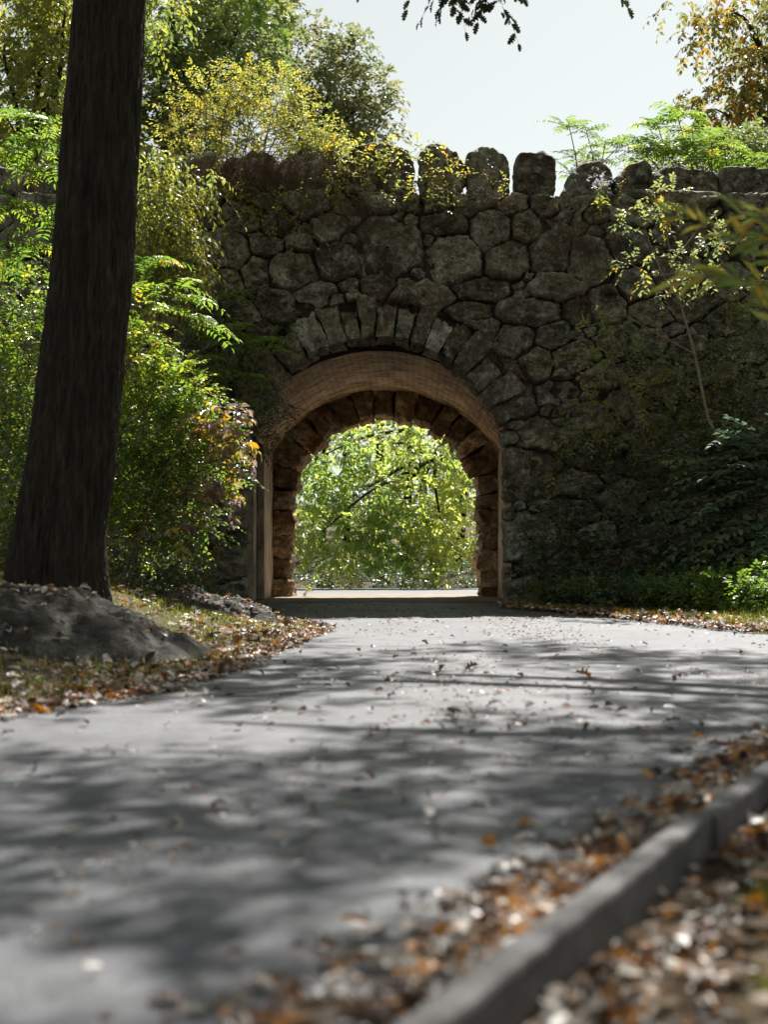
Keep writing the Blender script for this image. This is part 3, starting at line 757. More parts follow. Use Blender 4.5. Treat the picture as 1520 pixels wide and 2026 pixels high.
# second oak whose trunk stands outside the frame on the right; its crown shades the path
oak2 = empty('shade_oak', (7.2, 15.5, .3), 'overhanging oak whose lobed leaves hang against the sky at top centre', 'tree')
t2 = [(7.2,15.5,.1),(7.1,15.5,3),(6.9,15.4,6),(6.6,15.3,9),(6.3,15.3,11)]
trunk(oak2, t2, [.5,.42,.37,.3,.2], M['bark'], seg=60, rows=90, flare=.25)
tg2 = [(3.6,13.2,10.4),(1.6,15,10.8),(4.5,11,10.3),(2.0,11.3,10.0),(5.5,17.5,11.4),(3.1,18.6,11.6),(.6,19.8,12.2),(6.5,10,10.2)]
for t in tg2: limb(oak2, np.array(t2[-1])-np.array([0,0,rng.uniform(0,1.5)]), t, .12, .03, M['bark'], .15)
CANOPY = []; crng = np.random.default_rng(21)
for yy in np.arange(8.2, 22.6, .95):
    for xx in np.arange(-3.6, 9, 1.1):
        if crng.random() > (.72 if yy < 14.5 else .62): continue
        x, y = xx+crng.uniform(-.5, .5), yy+crng.uniform(-.45, .45); r = crng.uniform(.3, .75)
        CANOPY.append((x, y, 10.4+crng.uniform(-.6, 1.3)+max(0, y-15)*.4, r, int(75*r) if y < 14.5 else int(58*r)))

cb = [((x, y, z), (r*1.25, r, .5), n) for x, y, z, r, n in CANOPY]
cb += [((x, y, z), (1.2, 1.2, .9), 60) for x, y, z in [(8.5,13,2.5),(9.5,15,4),(8.2,16.5,3),(8.8,11,4.5),(8.5,16,6),(9.2,13,6.5),(8.0,10,6.5),(10,17,2),(10.5,12,2.5),(8.6,14.5,8)]]  # low foliage out of view, added to block sky light on the right wall
crown(oak2, cb, M['leaf_oak'], .15, 7, .6, 'oak_flat', .25, 55, twig=.006)
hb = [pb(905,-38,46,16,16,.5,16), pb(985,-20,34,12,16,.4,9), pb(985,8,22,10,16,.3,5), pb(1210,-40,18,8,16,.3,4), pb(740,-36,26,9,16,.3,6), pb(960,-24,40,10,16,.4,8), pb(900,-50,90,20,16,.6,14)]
crown(oak2, hb, M['leaf_oak_shaded'], .15, 5, .3, 'oak', .5, 50, name='hanging_spray', hang=.45)
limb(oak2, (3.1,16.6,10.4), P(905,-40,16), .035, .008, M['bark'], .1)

def tree(name, label, base, tops, r0, blobs, mat, leaf, m=9, slen=.6, group=None, bark='bark', **kw):
    t = empty(name, base, label, 'tree', group); base = np.array(base, float)
    top = np.array(tops, float); mid = base+(top-base)*.5+np.array([r0*.8, 0, 0])
    g = Geo(); tube(g, curve([base-np.array([0,0,.3]), mid, top], 24), np.linspace(r0, r0*.45, 24), 14)
    build('trunk', g, M[bark], t)
    for c, r, n in sorted(blobs, key=lambda b: -b[2]*b[1][0])[:9]: limb(t, base+(top-base)*rng.uniform(.55, 1), c, r0*.32, r0*.06, M[bark], .15)
    crown(t, blobs, mat, leaf, m, slen, **kw); return t
tree('locust_tree', 'yellow-green tree filling the top left corner behind the dark trunk', P(40,700,29), P(60,250,29), .22,
  [pb(20,60,120,90,29,1.6,190), pb(105,150,70,80,29,1.5,110), pb(10,230,110,80,29,1.5,130), pb(130,20,60,60,29,1.2,70), pb(60,330,90,60,29,1.3,90), pb(70,-60,150,70,29,1.6,120), pb(300,20,60,40,30,1,40)],
  M['leaf_yellowgreen'], .17, 9, .75, droop=.7, hang=.35, dens=1.7)
tree('oak_tree', 'tall hazy green oak right of the dark trunk, behind the bridge', P(300,900,44), P(330,180,44), .4,
  [pb(330,40,130,80,44,2.5,170), pb(430,120,110,70,44,2.5,150), pb(300,190,110,80,44,2.5,150), pb(480,40,90,70,44,2.2,110), pb(390,240,100,50,44,2,100), pb(200,150,80,120,44,2.2,120), pb(190,280,80,90,44,2.2,110), pb(330,330,100,60,44,2.2,80), pb(400,-60,160,60,44,2.5,110), pb(250,420,90,70,44,2,80)],
  M['leaf_oak'], .27, 9, 1.0, droop=.4, dens=1.7, lo=.1)
tree('oak_tree', 'olive oak crown against the pale sky, left of the parapet gap', P(610,900,50), P(620,260,50), .35,
  [pb(590,100,80,45,50,2,100), pb(660,170,90,50,50,2.2,130), pb(690,110,50,35,50,1.4,50), pb(640,250,80,45,50,2,80), pb(735,185,45,40,50,1.3,50), pb(715,240,50,30,50,1.4,40), pb(560,190,60,60,50,2,60), pb(560,40,35,40,50,1.4,36), pb(755,258,28,22,50,.8,18), pb(690,285,40,25,50,1,24)],
  M['leaf_farolive'], .25, 8, .85, droop=.5, dens=1.7, lo=.1)
tree('maple_tree', 'autumn tree with orange and green leaves in the top right corner', P(1580,800,34), P(1540,150,34), .28,
  [pb(1500,60,60,60,34,1.6,80), pb(1470,150,50,35,34,1.4,55), pb(1500,220,60,50,34,1.5,70), pb(1540,120,60,120,34,1.6,90), pb(1415,215,50,26,34,1.2,34), pb(1450,255,50,24,34,1.2,36), pb(1400,60,40,16,34,1,16), pb(1380,95,30,14,34,.9,10), pb(1350,12,40,12,34,.9,10), pb(1440,20,50,25,34,1.2,26), pb(1520,290,50,30,34,1.2,40), pb(1370,205,24,20,34,.8,8), pb(1620,60,90,150,34,1.8,90)],
  M['leaf_autumn'], .18, 8, .65, droop=.8, hang=.4, varblob=.6, dens=1.4)
# through the arch
tree('beech_tree', 'bright green and yellow tree seen through the tunnel arch', P(1000,1150,47), P(900,800,46), .3,
  [pb(640,900,90,60,44,1.6,150), pb(750,880,90,60,45,1.6,170), pb(860,890,90,60,44,1.6,160), pb(700,980,110,50,43,1.5,190), pb(820,990,110,55,44,1.5,200), pb(640,1050,70,45,42,1.4,110), pb(760,1060,100,40,43,1.4,170), pb(880,1060,80,45,43,1.4,140), pb(930,970,60,60,44,1.4,100), pb(600,980,50,60,43,1.4,80), pb(690,1105,90,18,42,1,50), pb(890,1100,70,20,43,1,60), pb(800,1110,60,20,42,1,46)],
  M['leaf_arch'], .235, 9, .75, droop=.6, hang=.35, varblob=.65, twig=.008, dens=.6, lo=.1)
def bush(name, label, cat, base, blobs, mat, leaf, m=9, slen=.3, group=None, nst=6, sr=.02, stem='twig', **kw):
    t = empty(name, base, label, cat, group)
    stems(t, base, [b[0] for b in blobs], sr, M[stem], maxn=nst)
    crown(t, blobs, mat, leaf, m, slen, name='foliage', **kw); return t
for i, (x, n, lb) in enumerate([(610,70,'low dark bush beyond the tunnel, against its left jamb'),(700,90,'low dark bush in the middle left of the view through the tunnel'),(800,90,'wide low bush beyond the tunnel, under the yellowest branches'),(900,80,'low bush beyond the tunnel, beside its right jamb')]):
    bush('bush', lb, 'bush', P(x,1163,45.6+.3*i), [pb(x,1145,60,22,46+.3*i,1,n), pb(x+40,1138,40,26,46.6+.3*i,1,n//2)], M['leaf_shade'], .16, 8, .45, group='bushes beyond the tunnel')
g = Geo(); B = np.stack([rng.uniform(-26, 24, 5200), rng.uniform(54, 72, 5200), np.zeros(5200)], 1)
B[:, 2] = ground(B[:, 0], B[:, 1], False)+rng.uniform(0, 1, 5200)**.8*np.interp(B[:, 0], [-26,-6,2,12,24], [15,11,8,8,11])
sprays(g, B, rng.normal(0, 1, (5200, 3)), 1.3, 7, .34, 'simple', .3, twig_r=.012)
for x in np.linspace(-24, 22, 40):
    y = rng.uniform(56, 70); z = float(ground(x, y, False)); tube(g, [(x,y,z-.3),(x+rng.normal(0,.3),y,z+6),(x+rng.normal(0,.6),y,z+9)], [.2,.15,.08], 7, 1)
tag(build('woods', g, [M['leaf_oak'], M['bark']], smooth=False), 'dense green woods far behind the bridge', kind='stuff')

# ---------------------------------------------------------------- plants on the left
bush('privet_shrub', 'sunlit small-leaved shrub between the dark trunk and the tunnel', 'shrub', (-4.6,18.6,.5),
  [pb(255,620,50,50,18.6,.5,120), pb(260,710,60,55,18.4,.55,170), pb(330,770,70,45,18.3,.5,170), pb(285,850,85,60,18.2,.6,260), pb(365,870,70,55,18.2,.55,190), pb(420,925,48,42,18.1,.45,100), pb(270,965,70,55,18.2,.55,190), pb(345,1030,70,45,18.1,.5,150), pb(235,1060,45,50,18.2,.5,100), pb(390,810,40,30,18.3,.4,50), pb(320,950,70,50,18.3,.5,120)],
  M['leaf_privet'], .076, 12, .46, nst=10, tmpl='ovate', droop=.3, ang=50, lo=.6, wd=1.05, varblob=.4, dens=.8)
bush('privet_shrub', 'low dark shrub foot under the sunlit shrub, against the boulders', 'shrub', (-4.3,18.9,.5),
  [pb(290,1130,80,40,18.9,.5,130), pb(240,1160,50,40,18.7,.5,60), pb(380,1140,60,30,19.2,.5,60), pb(300,1180,60,16,18.4,.4,50)], M['leaf_shade'], .06, 11, .34, nst=6, tmpl='ovate', varblob=.4)
bush('privet_shrub', 'dense small-leaved shrub at the left edge behind the trunk', 'shrub', (-5.6,18.2,.5),
  [pb(35,590,75,50,18.4,.6,170), pb(80,690,60,75,18.4,.6,170), pb(20,780,65,75,18.3,.6,170), pb(70,860,50,60,18.3,.5,120), pb(15,940,60,70,18.3,.6,120), pb(60,1030,70,60,18.3,.6,120), pb(20,1110,70,50,18.2,.6,110), pb(-60,700,60,200,18.4,.6,150), pb(120,1000,50,90,18.8,.5,90)],
  M['leaf_privet'], .076, 12, .46, nst=9, tmpl='ovate', lo=.6, varblob=.4, dens=.8)
def frond_plant(name, label, cat, base, heads, mat, flen, leaf, m=11, group=None, Y=20, droop=.5, wd=1.0, sr=.014, upb=.25, fan=None, part='frond', stem='twig'):
    """heads: (px,py,Y,n fronds,[dir]) rosettes of pinnate leaves at the end of a stem"""
    t = empty(name, base, label, cat, group)
    for hd in heads:
        px, py, Yh, n = hd[:4]; c = P(px, py, Yh)
        b = np.array(base)+np.array([rng.normal(0,.15), rng.normal(0,.1), 0]); gs = Geo(); mid = (b+c)/2+np.array([rng.normal(0,.12), rng.normal(0,.1), .1])
        tube(gs, curve([b, mid, c], 16), np.linspace(sr, sr*.5, 16), 6); so_ = build('stem', gs, M[stem], t)
        a = np.arange(n)*2.4+rng.uniform(0, 6)
        D = np.stack([np.cos(a), np.sin(a)*.8, np.full(n, upb)+rng.uniform(-.15,.35,n)], 1)
        if len(hd) > 4: D = D*.55+np.array(hd[4])
        g = Geo(); base_p = c+np.stack([np.zeros(n), np.zeros(n), -rng.uniform(0,.25,n)*flen], 1)
        sprays(g, base_p, D, flen*rng.uniform(.7,1.15,n), m, leaf, 'lance', droop, 68, True, wd, 0, 1, .005, np.clip(rng.beta(2,3,n), 0, 1), jit=.12, varj=.06)
        build(part, g, [mat, M['twig']], so_, smooth=False)
    return t
frond_plant('sumac', 'sunlit yellow-green sumac fronds at the left edge', 'sumac', (-6.2,20.5,1.0),
  [(20,400,20.5,9),(90,330,20.6,9),(60,270,20.8,8),(110,420,20.4,8),(15,300,20.6,8),(70,480,20.3,8),(0,500,20.3,7),(100,240,21,6),(40,220,21,6)], M['leaf_sumac'], .72, .15, 11)
frond_plant('sumac', 'long bright sumac fronds reaching over the wall from the shrub', 'sumac', (-4.4,19.6,1.0),
  [(300,600,19.4,7,(.5,-.1,.2)),(340,570,19.5,6,(.7,0,.2)),(290,530,19.6,6,(.5,0,.35)),(370,620,19.3,5,(.7,0,0.)),(270,660,19.3,5,(.4,0,.1)),(300,740,19.0,3,(.6,0,.1))], M['leaf_sumac'], .75, .15, 12)
frond_plant('sumac', 'dark shaded sumac with red-tinged fronds left of the arch', 'sumac', (-2.9,22.6,.9),
  [(450,580,22.7,6),(470,650,22.6,7),(520,670,22.7,7),(440,720,22.4,7),(500,740,22.6,6),(430,660,22.4,6),(540,690,22.8,5),(460,790,22.3,6),(400,700,22.2,6)], M['leaf_sumac'], .6, .13, 11)
bush('climbing_vine', 'leafy vine tumbling over the wall top beside the trunk', 'vine', (-4.0,22,.9),
  [pb(300,330,45,40,21.9,.4,60), pb(330,400,55,40,21.8,.4,90), pb(350,470,50,45,21.7,.4,90), pb(365,530,40,40,21.6,.35,60), pb(285,450,40,70,21.8,.4,90), pb(290,560,35,60,21.7,.4,60), pb(395,360,40,25,22,.35,30)],
  M['leaf_yellowgreen'], .10, 8, .5, nst=7, sr=.012, tmpl='ovate', droop=1.0, hang=.5, upb=.1, lo=.5, dens=1.15)
bush('copper_sapling', 'sapling with drooping purple and copper leaves beside the tunnel mouth', 'sapling', (-3.3,17.9,.5),
  [pb(450,825,26,14,17.6,.2,9), pb(480,878,26,14,17.5,.2,10), pb(425,855,26,18,17.6,.2,9), pb(455,900,20,22,17.5,.2,8), pb(400,830,22,20,17.6,.2,6), pb(400,975,36,18,17.6,.25,9), pb(445,985,22,20,17.5,.2,7), pb(350,1040,20,16,17.5,.2,4)],
  M['leaf_copper'], .135, 7, .26, nst=8, sr=.009, tmpl='lance', wd=1.6, droop=.35, hang=.45, upb=.35, lo=.1, varblob=.3, dens=1.8)
bush('hanging_shrub', 'fine dark leaves hanging beside the brick vault at the arch springing', 'shrub', (-2.75,23.2,1.2),
  [pb(500,800,45,40,23.3,.2,60), pb(545,830,35,30,23.4,.2,40), pb(480,860,40,40,23.3,.2,50), pb(520,880,26,24,23.4,.2,22), pb(440,830,40,50,23,.3,40), pb(570,800,24,20,23.5,.15,14)],
  M['leaf_shade'], .07, 12, .36, nst=6, sr=.01, tmpl='lance', droop=.7, wd=1.2)
bush('ivy', 'dark leafy cover on the wall left of the arch, above the shrub', 'ivy', (-3.4,23,.8),
  [pb(410,620,60,50,23.3,.2,60), pb(380,700,60,60,23.1,.3,70), pb(520,620,40,26,23.5,.12,24), pb(420,780,60,50,23,.3,60), pb(480,700,50,50,23.4,.15,50), pb(560,640,24,20,23.5,.1,10), pb(440,900,50,50,23,.2,30), pb(400,1080,60,60,22.6,.3,40), pb(370,1165,70,20,21,.3,40)],
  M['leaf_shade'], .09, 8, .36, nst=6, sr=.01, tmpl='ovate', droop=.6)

# ---------------------------------------------------------------- plants on top of the wall
ts = empty('twiggy_shrub', P(480,385,24.8), 'twiggy golden-leaved shrub fanning up from the wall top', 'shrub')
ends = [(400,170),(440,160),(470,150),(510,170),(560,180),(590,200),(350,210),(620,230),(640,270),(380,240),(420,260),(540,240),(480,210),(500,250),(330,260),(600,290),(660,310),(450,280),(560,300),(370,310),(640,340),(520,190),(410,200),(575,250)]
for i, (x, y) in enumerate(ends):
    b = P(480+rng.normal(0,45), 375, 24.9+rng.normal(0,.25)); e = P(x, y, 24.9+rng.normal(0,.6))
    g = Geo(); mid = b+(e-b)*.5+np.array([(b[0]-e[0])*.18, rng.normal(0,.1), .25])
    tube(g, curve([b, mid, e], 16), np.linspace(.014, .004, 16), 5)
    B = np.array([mid+(e-mid)*rng.uniform(0, 1) for _ in range(9)])
    sprays(g, B, (e-mid)+rng.normal(0, .5, (9, 3)), .4, 1, .001, twig_r=.004, twig_mi=0, mi=0)
    build('stem', g, M['twig'], ts)
crown(ts, [pb(430,190,90,40,24.9,.7,130), pb(540,190,80,40,24.9,.7,130), pb(600,245,60,45,24.8,.6,110), pb(630,320,45,50,24.7,.5,110), pb(370,250,60,45,24.9,.6,80), pb(480,150,60,18,24.9,.5,40), pb(470,240,110,50,24.9,.6,110), pb(590,300,50,50,24.7,.5,70), pb(400,330,90,30,24.3,.5,90), pb(660,330,26,44,24.2,.3,60), pb(590,335,50,34,24.1,.3,60), pb(500,330,60,24,24.1,.3,40), pb(640,280,50,36,24.4,.4,60), pb(430,370,60,20,23.8,.25,40)],
  M['leaf_gold'], .075, 9, .36, name='foliage', tmpl='simple', lo=.1, varblob=.5, dens=1.0)
bush('trailing_vine', 'yellow-leaved vine climbing over the parapet stones around the narrow slit', 'vine', P(770,400,23.9),
  [pb(740,296,62,14,23.75,.12,26), pb(790,320,36,26,23.7,.1,20), pb(725,335,40,24,23.6,.1,16), pb(865,330,36,24,23.7,.1,20), pb(840,375,34,18,23.6,.1,14), pb(890,355,24,18,23.7,.1,10), pb(700,300,20,30,23.8,.1,10), pb(850,405,40,14,23.5,.1,10), pb(835,290,30,20,24.0,.1,5), pb(765,370,40,20,23.6,.1,10)],
  M['leaf_gold'], .085, 6, .34, nst=10, sr=.006, tmpl='ovate', droop=.4, lo=.1, varblob=.3)
bush('trailing_vine', 'small-leaved vine hanging below the twiggy golden shrub', 'vine', P(500,395,24),
  [pb(455,372,40,12,23.5,.1,12), pb(480,400,45,20,23.4,.1,14), pb(530,425,36,16,23.4,.1,12), pb(560,385,40,16,23.4,.1,12), pb(625,395,40,20,23.5,.1,16), pb(600,460,30,14,23.4,.1,5), pb(440,410,30,20,23.5,.1,8), pb(660,360,16,36,23.6,.1,16), pb(640,370,30,30,23.6,.1,16)],
  M['leaf_gold'], .075, 6, .3, nst=9, sr=.006, tmpl='ovate', droop=.7, lo=.1, hang=.3)
frond_plant('sumac', 'slender sumac with drooping fronds standing against the pale sky', 'sumac', P(1160,420,25.5),
  [(1125,240,25.5,7,(.1,0,.15)),(1160,255,25.4,7),(1140,300,25.3,7),(1200,275,25.6,7),(1185,310,25.4,6),(1130,335,25.2,5),(1225,290,25.6,5)], M['leaf_sumac'], .62, .11, 13, droop=.35, wd=.95)
frond_plant('sumac', 'broad sumac thicket behind the right end of the parapet', 'sumac', P(1400,420,26),
  [(1300,240,26,7),(1340,225,26,8),(1370,250,26,8),(1300,290,25.6,8),(1350,290,25.6,9),(1410,280,26,8),(1400,300,25.6,8),(1270,300,25.6,7),(1450,310,26,8),(1490,315,26,8),(1540,310,26,7),(1260,270,25.8,5)], M['leaf_sumac'], .7, .155, 12, droop=.4)
bush('bush', 'round green bush behind the sumac thicket at the right', 'bush', P(1440,420,28),
  [pb(1400,315,60,30,28,.8,160), pb(1470,300,60,40,28,.8,180), pb(1330,320,60,26,28,.8,110), pb(1540,300,50,50,28,.8,110)], M['leaf_oak'], .12, 9, .45, nst=4)
# weeds on the ledge
def weed(label, base, tip, mat, leaf, n, name='weed', tm='ovate', flower=None):
    t = empty(name, base, label, 'weed'); g = Geo(); b, e = np.array(base), np.array(tip)
    c = curve([b, (b+e)/2+rng.normal(0,.03,3), e], 12); tube(g, c, np.linspace(.007,.003,12), 5); st_ = build('stem', g, M['stem_grey'], t)
    B = c[rng.integers(3, 12, n)]; g = Geo(); sprays(g, B, rng.normal(0,1,(n,3))+np.array([0,0,.5]), .16, 4, leaf, tm, .4, twig_r=.003)
    build('foliage', g, [mat, M['twig']], t, smooth=False)
    if flower is not None:
        g = Geo(); B = np.array(flower)+rng.normal(0,1,(60,3))*np.array([.09,.05,.11]); sprays(g, B, rng.normal(0,1,(60,3))+np.array([0,0,.8]), .06, 5, .03, 'simple', .1, twig_r=0)
        build('flower_head', g, M['flower'], st_, smooth=False)
weed('flowering weed with a pale feathery head on the parapet ledge', P(1190,425,23.4), P(1192,360,23.4), M['leaf_yellowgreen'], .08, 16, flower=P(1192,362,23.4))
weed('dry thin weed stalk in front of the middle parapet stone', P(970,385,23.5), P(963,312,23.5), M['leaf_copper'], .03, 12)
weed('orange-leaved weed beside the bright gap in the parapet', P(1000,395,23.5), P(996,348,23.5), M['leaf_gold'], .06, 12)
weed('dry seed stalk below the square parapet stone at right', P(1237,400,23.4), P(1237,335,23.4), M['leaf_autumn'], .04, 16)
weed('small green plant growing at the tunnel floor by the left jamb', P(600,1178,29.5), P(612,1165,29.4), M['leaf_yellowgreen'], .07, 14)
# dry roots and dead grass hanging on the stone face
def roots(label, px, py, n, ln, spread, hang=True, Y=23.45):
    g = Geo(); c = P(px, py, Y); sx, sz = spread[0]*Y/F_PX, spread[1]*Y/F_PX
    for _ in range(int(n*.5)):
        b = c+np.array([rng.normal(0, sx), rng.normal(0,.06), rng.normal(0, sz)]); d = np.array([rng.normal(0,.35), rng.normal(-.05,.1), -1 if hang else .8])*ln*rng.uniform(.4,1.2)
        m = b+d*.5+np.array([rng.normal(0,.08), -.05, .05]); tube(g, curve([b, m, b+d], 7), np.linspace(.0045,.0018,7), 3)
    tag(build('dry_tuft', g, M['dryroot'], loc=tuple(c)), label, 'dry plant', 'dry tufts on the wall face')
for lb, *a in [('dry brown grass hanging under the slit in the parapet',725,400,150,.45,(45,12)),('dry brown tuft hanging below the pointed parapet stone',945,385,120,.4,(34,10)),
  ('reddish dead creeper spilling over the ledge at right',1150,455,200,.7,(42,24)),('dry roots hanging over the wide stone above the arch crown',800,575,110,.55,(40,10)),
  ('dry roots hanging beside the top right voussoirs',950,670,90,.6,(24,14)),('dry reddish tuft on the wall right of the arch shoulder',1025,720,80,.6,(30,16)),
  ('dead grass hanging beside the right arch springing',970,800,70,.4,(18,14)),('dry brown twigs heaped under the twiggy golden shrub',510,362,1100,.55,(85,14),False),
  ('dry reddish tuft at the shaded wall beside the left arch shoulder',560,690,60,.5,(24,14)),('dead reddish stems on the ledge beneath the slit',640,400,140,.4,(50,12)), ('wispy dry creeper below the lichened pale boulder',1110,560,60,.6,(30,16)), ('thin dead creeper over the boulders in the middle of the right wall',1220,760,110,.7,(60,40))]:
    roots(lb, *a)

# ---------------------------------------------------------------- plants on the right
def pxcurve(pp, Y): return [P(x, y, Y+(k*.0)) for k, (x, y) in enumerate(pp)]
s1 = empty('sapling', (5.1,22,.7), 'slender pale-leaved sapling growing in front of the wall at right', 'sapling')
g = Geo(); tube(g, curve([(5.05,22,.4)]+pxcurve([(1425,905),(1400,820),(1375,700),(1345,590),(1322,470),(1322,385)], 22), 40), np.linspace(.035,.006,40), 8); build('trunk', g, M['stem_grey'], s1)
for pp in [[(1345,590),(1310,540),(1270,430)],[(1375,700),(1300,660),(1250,630),(1210,600)],[(1350,610),(1400,560),(1440,480)],[(1335,540),(1290,545),(1245,520)],[(1322,470),(1300,410),(1290,390)],[(1330,520),(1370,470),(1390,440)]]:
    g = Geo(); tube(g, curve(pxcurve(pp, 21.95), 16), np.linspace(.012,.004,16), 5); build('limb', g, M['stem_grey'], s1)
crown(s1, [pb(1262,435,40,22,21.9,.25,15), pb(1310,430,30,20,21.9,.25,10), pb(1330,385,20,30,21.9,.25,9), pb(1290,395,24,18,21.9,.2,8), pb(1250,525,26,12,21.9,.2,8), pb(1290,560,30,14,21.9,.2,9), pb(1345,560,40,30,21.9,.3,12), pb(1390,470,40,26,21.9,.3,12), pb(1440,480,36,22,21.9,.3,12), pb(1370,510,40,26,21.9,.3,12), pb(1400,540,30,20,21.9,.2,7), pb(1310,490,24,20,21.9,.2,6)],
  M['leaf_pale'], .085, 8, .32, tmpl='ovate', droop=.35, lo=.0, ang=50, opp=False, name='foliage', varblob=.2)
s2 = empty('sapling', (4.7,22.3,.8), 'thin leaning sapling with sparse yellow leaves in the shaded wall corner', 'sapling')
g = Geo(); tube(g, curve(pxcurve([(1385,960),(1340,925),(1290,890),(1270,850),(1230,760),(1200,690),(1160,650)], 22.4), 30), np.linspace(.022,.005,30), 6); build('trunk', g, M['twig'], s2)
for pp in [[(1290,890),(1200,830),(1130,720)],[(1230,760),(1300,730),(1350,760)],[(1270,850),(1210,870),(1140,860)]]:
    g = Geo(); tube(g, curve(pxcurve(pp, 22.35), 14), np.linspace(.009,.003,14), 5); build('limb', g, M['twig'], s2)
crown(s2, [pb(1165,655,30,14,22.3,.2,9), pb(1205,640,36,14,22.3,.2,8), pb(1220,720,40,20,22.3,.2,11), pb(1200,780,40,30,22.3,.25,13), pb(1260,790,40,26,22.3,.25,13), pb(1180,720,26,14,22.3,.2,12), pb(1240,700,20,14,22.3,.2,12), pb(1140,700,30,16,22.3,.2,10), pb(1330,760,30,20,22.3,.2,12), pb(1150,860,30,16,22.3,.2,9)], M['leaf_pale'], .09, 7, .3, tmpl='ovate', lo=0, name='foliage', varblob=.6)
bush('creeper', 'brown and green creeper on the shaded right part of the wall', 'vine', (5,22.8,1.0),
  [pb(1170,830,60,40,22.9,.15,26), pb(1260,850,60,30,22.8,.15,30), pb(1300,760,60,50,22.8,.2,40), pb(1400,760,70,70,22.6,.3,60), pb(1480,720,50,80,22.4,.3,60), pb(1440,850,70,40,22.5,.3,50), pb(1340,840,50,40,22.7,.2,30), pb(1230,680,60,30,22.9,.15,16), pb(1490,600,40,60,22.6,.3,30), pb(1120,920,50,40,22.9,.15,14), pb(1070,960,40,60,23,.1,12), pb(1100,1040,40,40,22.9,.15,14)],
  M['leaf_pale'], .085, 7, .36, nst=10, sr=.008, tmpl='ovate', droop=.6, varblob=.7, dens=1.5)
bush('ivy', 'dark green ivy low on the shaded right wall', 'ivy', (6,22.5,1.0),
  [pb(1460,680,70,60,22.5,.3,50), pb(1400,820,90,50,22.4,.3,70), pb(1490,850,50,60,22.3,.3,60), pb(1250,900,80,50,22.7,.2,40), pb(1150,960,60,50,22.9,.15,24), pb(1060,1000,40,60,23,.1,18), pb(1330,980,70,50,22.3,.3,70), pb(1130,860,60,50,22.9,.15,40), pb(1240,980,70,50,22.5,.25,60), pb(1090,1060,50,60,22.8,.15,46), pb(1300,720,90,50,22.7,.25,50), pb(1440,600,70,60,22.6,.3,50), pb(1350,900,90,50,22.4,.3,70), pb(1150,1100,80,40,22.4,.25,60), pb(1270,1080,80,40,22,.3,70), pb(1200,1040,80,40,22.5,.25,40), pb(1080,1110,60,30,22.7,.2,26)],
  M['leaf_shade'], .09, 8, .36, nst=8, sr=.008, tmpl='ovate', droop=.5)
ar = empty('arching_shrub', (6.3,21.5,.9), 'grey-green shrub arching down from the right edge in long leafy sprays', 'shrub')
stems(ar, (6.3,21.5,.6), [P(1560,950,21.6), P(1520,1020,21.5), P(1600,920,21.6), P(1560,1080,21.4)], .02, M['twig'])
for x, y, ln, dz in [(1530,900,2.0,.12),(1545,925,2.4,-.05),(1560,960,2.6,-.2),(1530,985,2.0,-.25),(1550,1010,2.2,-.35),(1520,1040,1.6,-.3),(1500,930,1.0,.1),(1560,890,1.5,.3),(1480,980,1.3,-.4),(1540,1075,1.6,-.25)]:
    g = Geo(); k = 17; Bq = P(x,y+22,21.5)+rng.normal(0,.2,(k,3)); Dq = np.array([-1,-.2,dz+.12])+rng.normal(0,.3,(k,3))
    sprays(g, Bq, Dq, ln*rng.uniform(.7,1.0,k), 15, .17, 'ovate', .28, 58, True, 1.0, 0, 1, .007, jit=.25)
    build('leafy_spray', g, [M['leaf_greygreen'], M['twig']], ar, smooth=False)
# low plants along the wall foot
g = Geo(); n = 3000
U = rng.random(n); px = 1000+560*U; Yb = 23.0-rng.random(n)*np.interp(px, [1000,1150,1300,1560], [1.6,2.4,3.3,5.2])
X = (px-CX)/F_PX*Yb
Z = ground(X, Yb, False)+rng.random(n)*np.interp(px, [1000,1200,1560], [.28,.4,.55])
ok = X-xr(Yb) > .35
B = np.stack([X, Yb, Z], 1)[ok]
D = rng.normal(0, .6, (len(B), 3))+np.array([0,-.2,.7])
near = B[:, 1] < 19.9  # sunlit strip gets a brighter leaf colour, the shaded rest a darker one
sprays(g, B[~near], D[~near], .3, 7, .10, 'ovate', .5, mi=0, twig_mi=2, varj=.1)
sprays(g, B[near], D[near], .28, 7, .09, 'ovate', .5, mi=1, twig_mi=2, varj=.1)
tag(build('undergrowth', g, [M['leaf_shade'], M['leaf_ground'], M['twig']], smooth=False), 'low leafy undergrowth along the foot of the wall at right', kind='stuff')
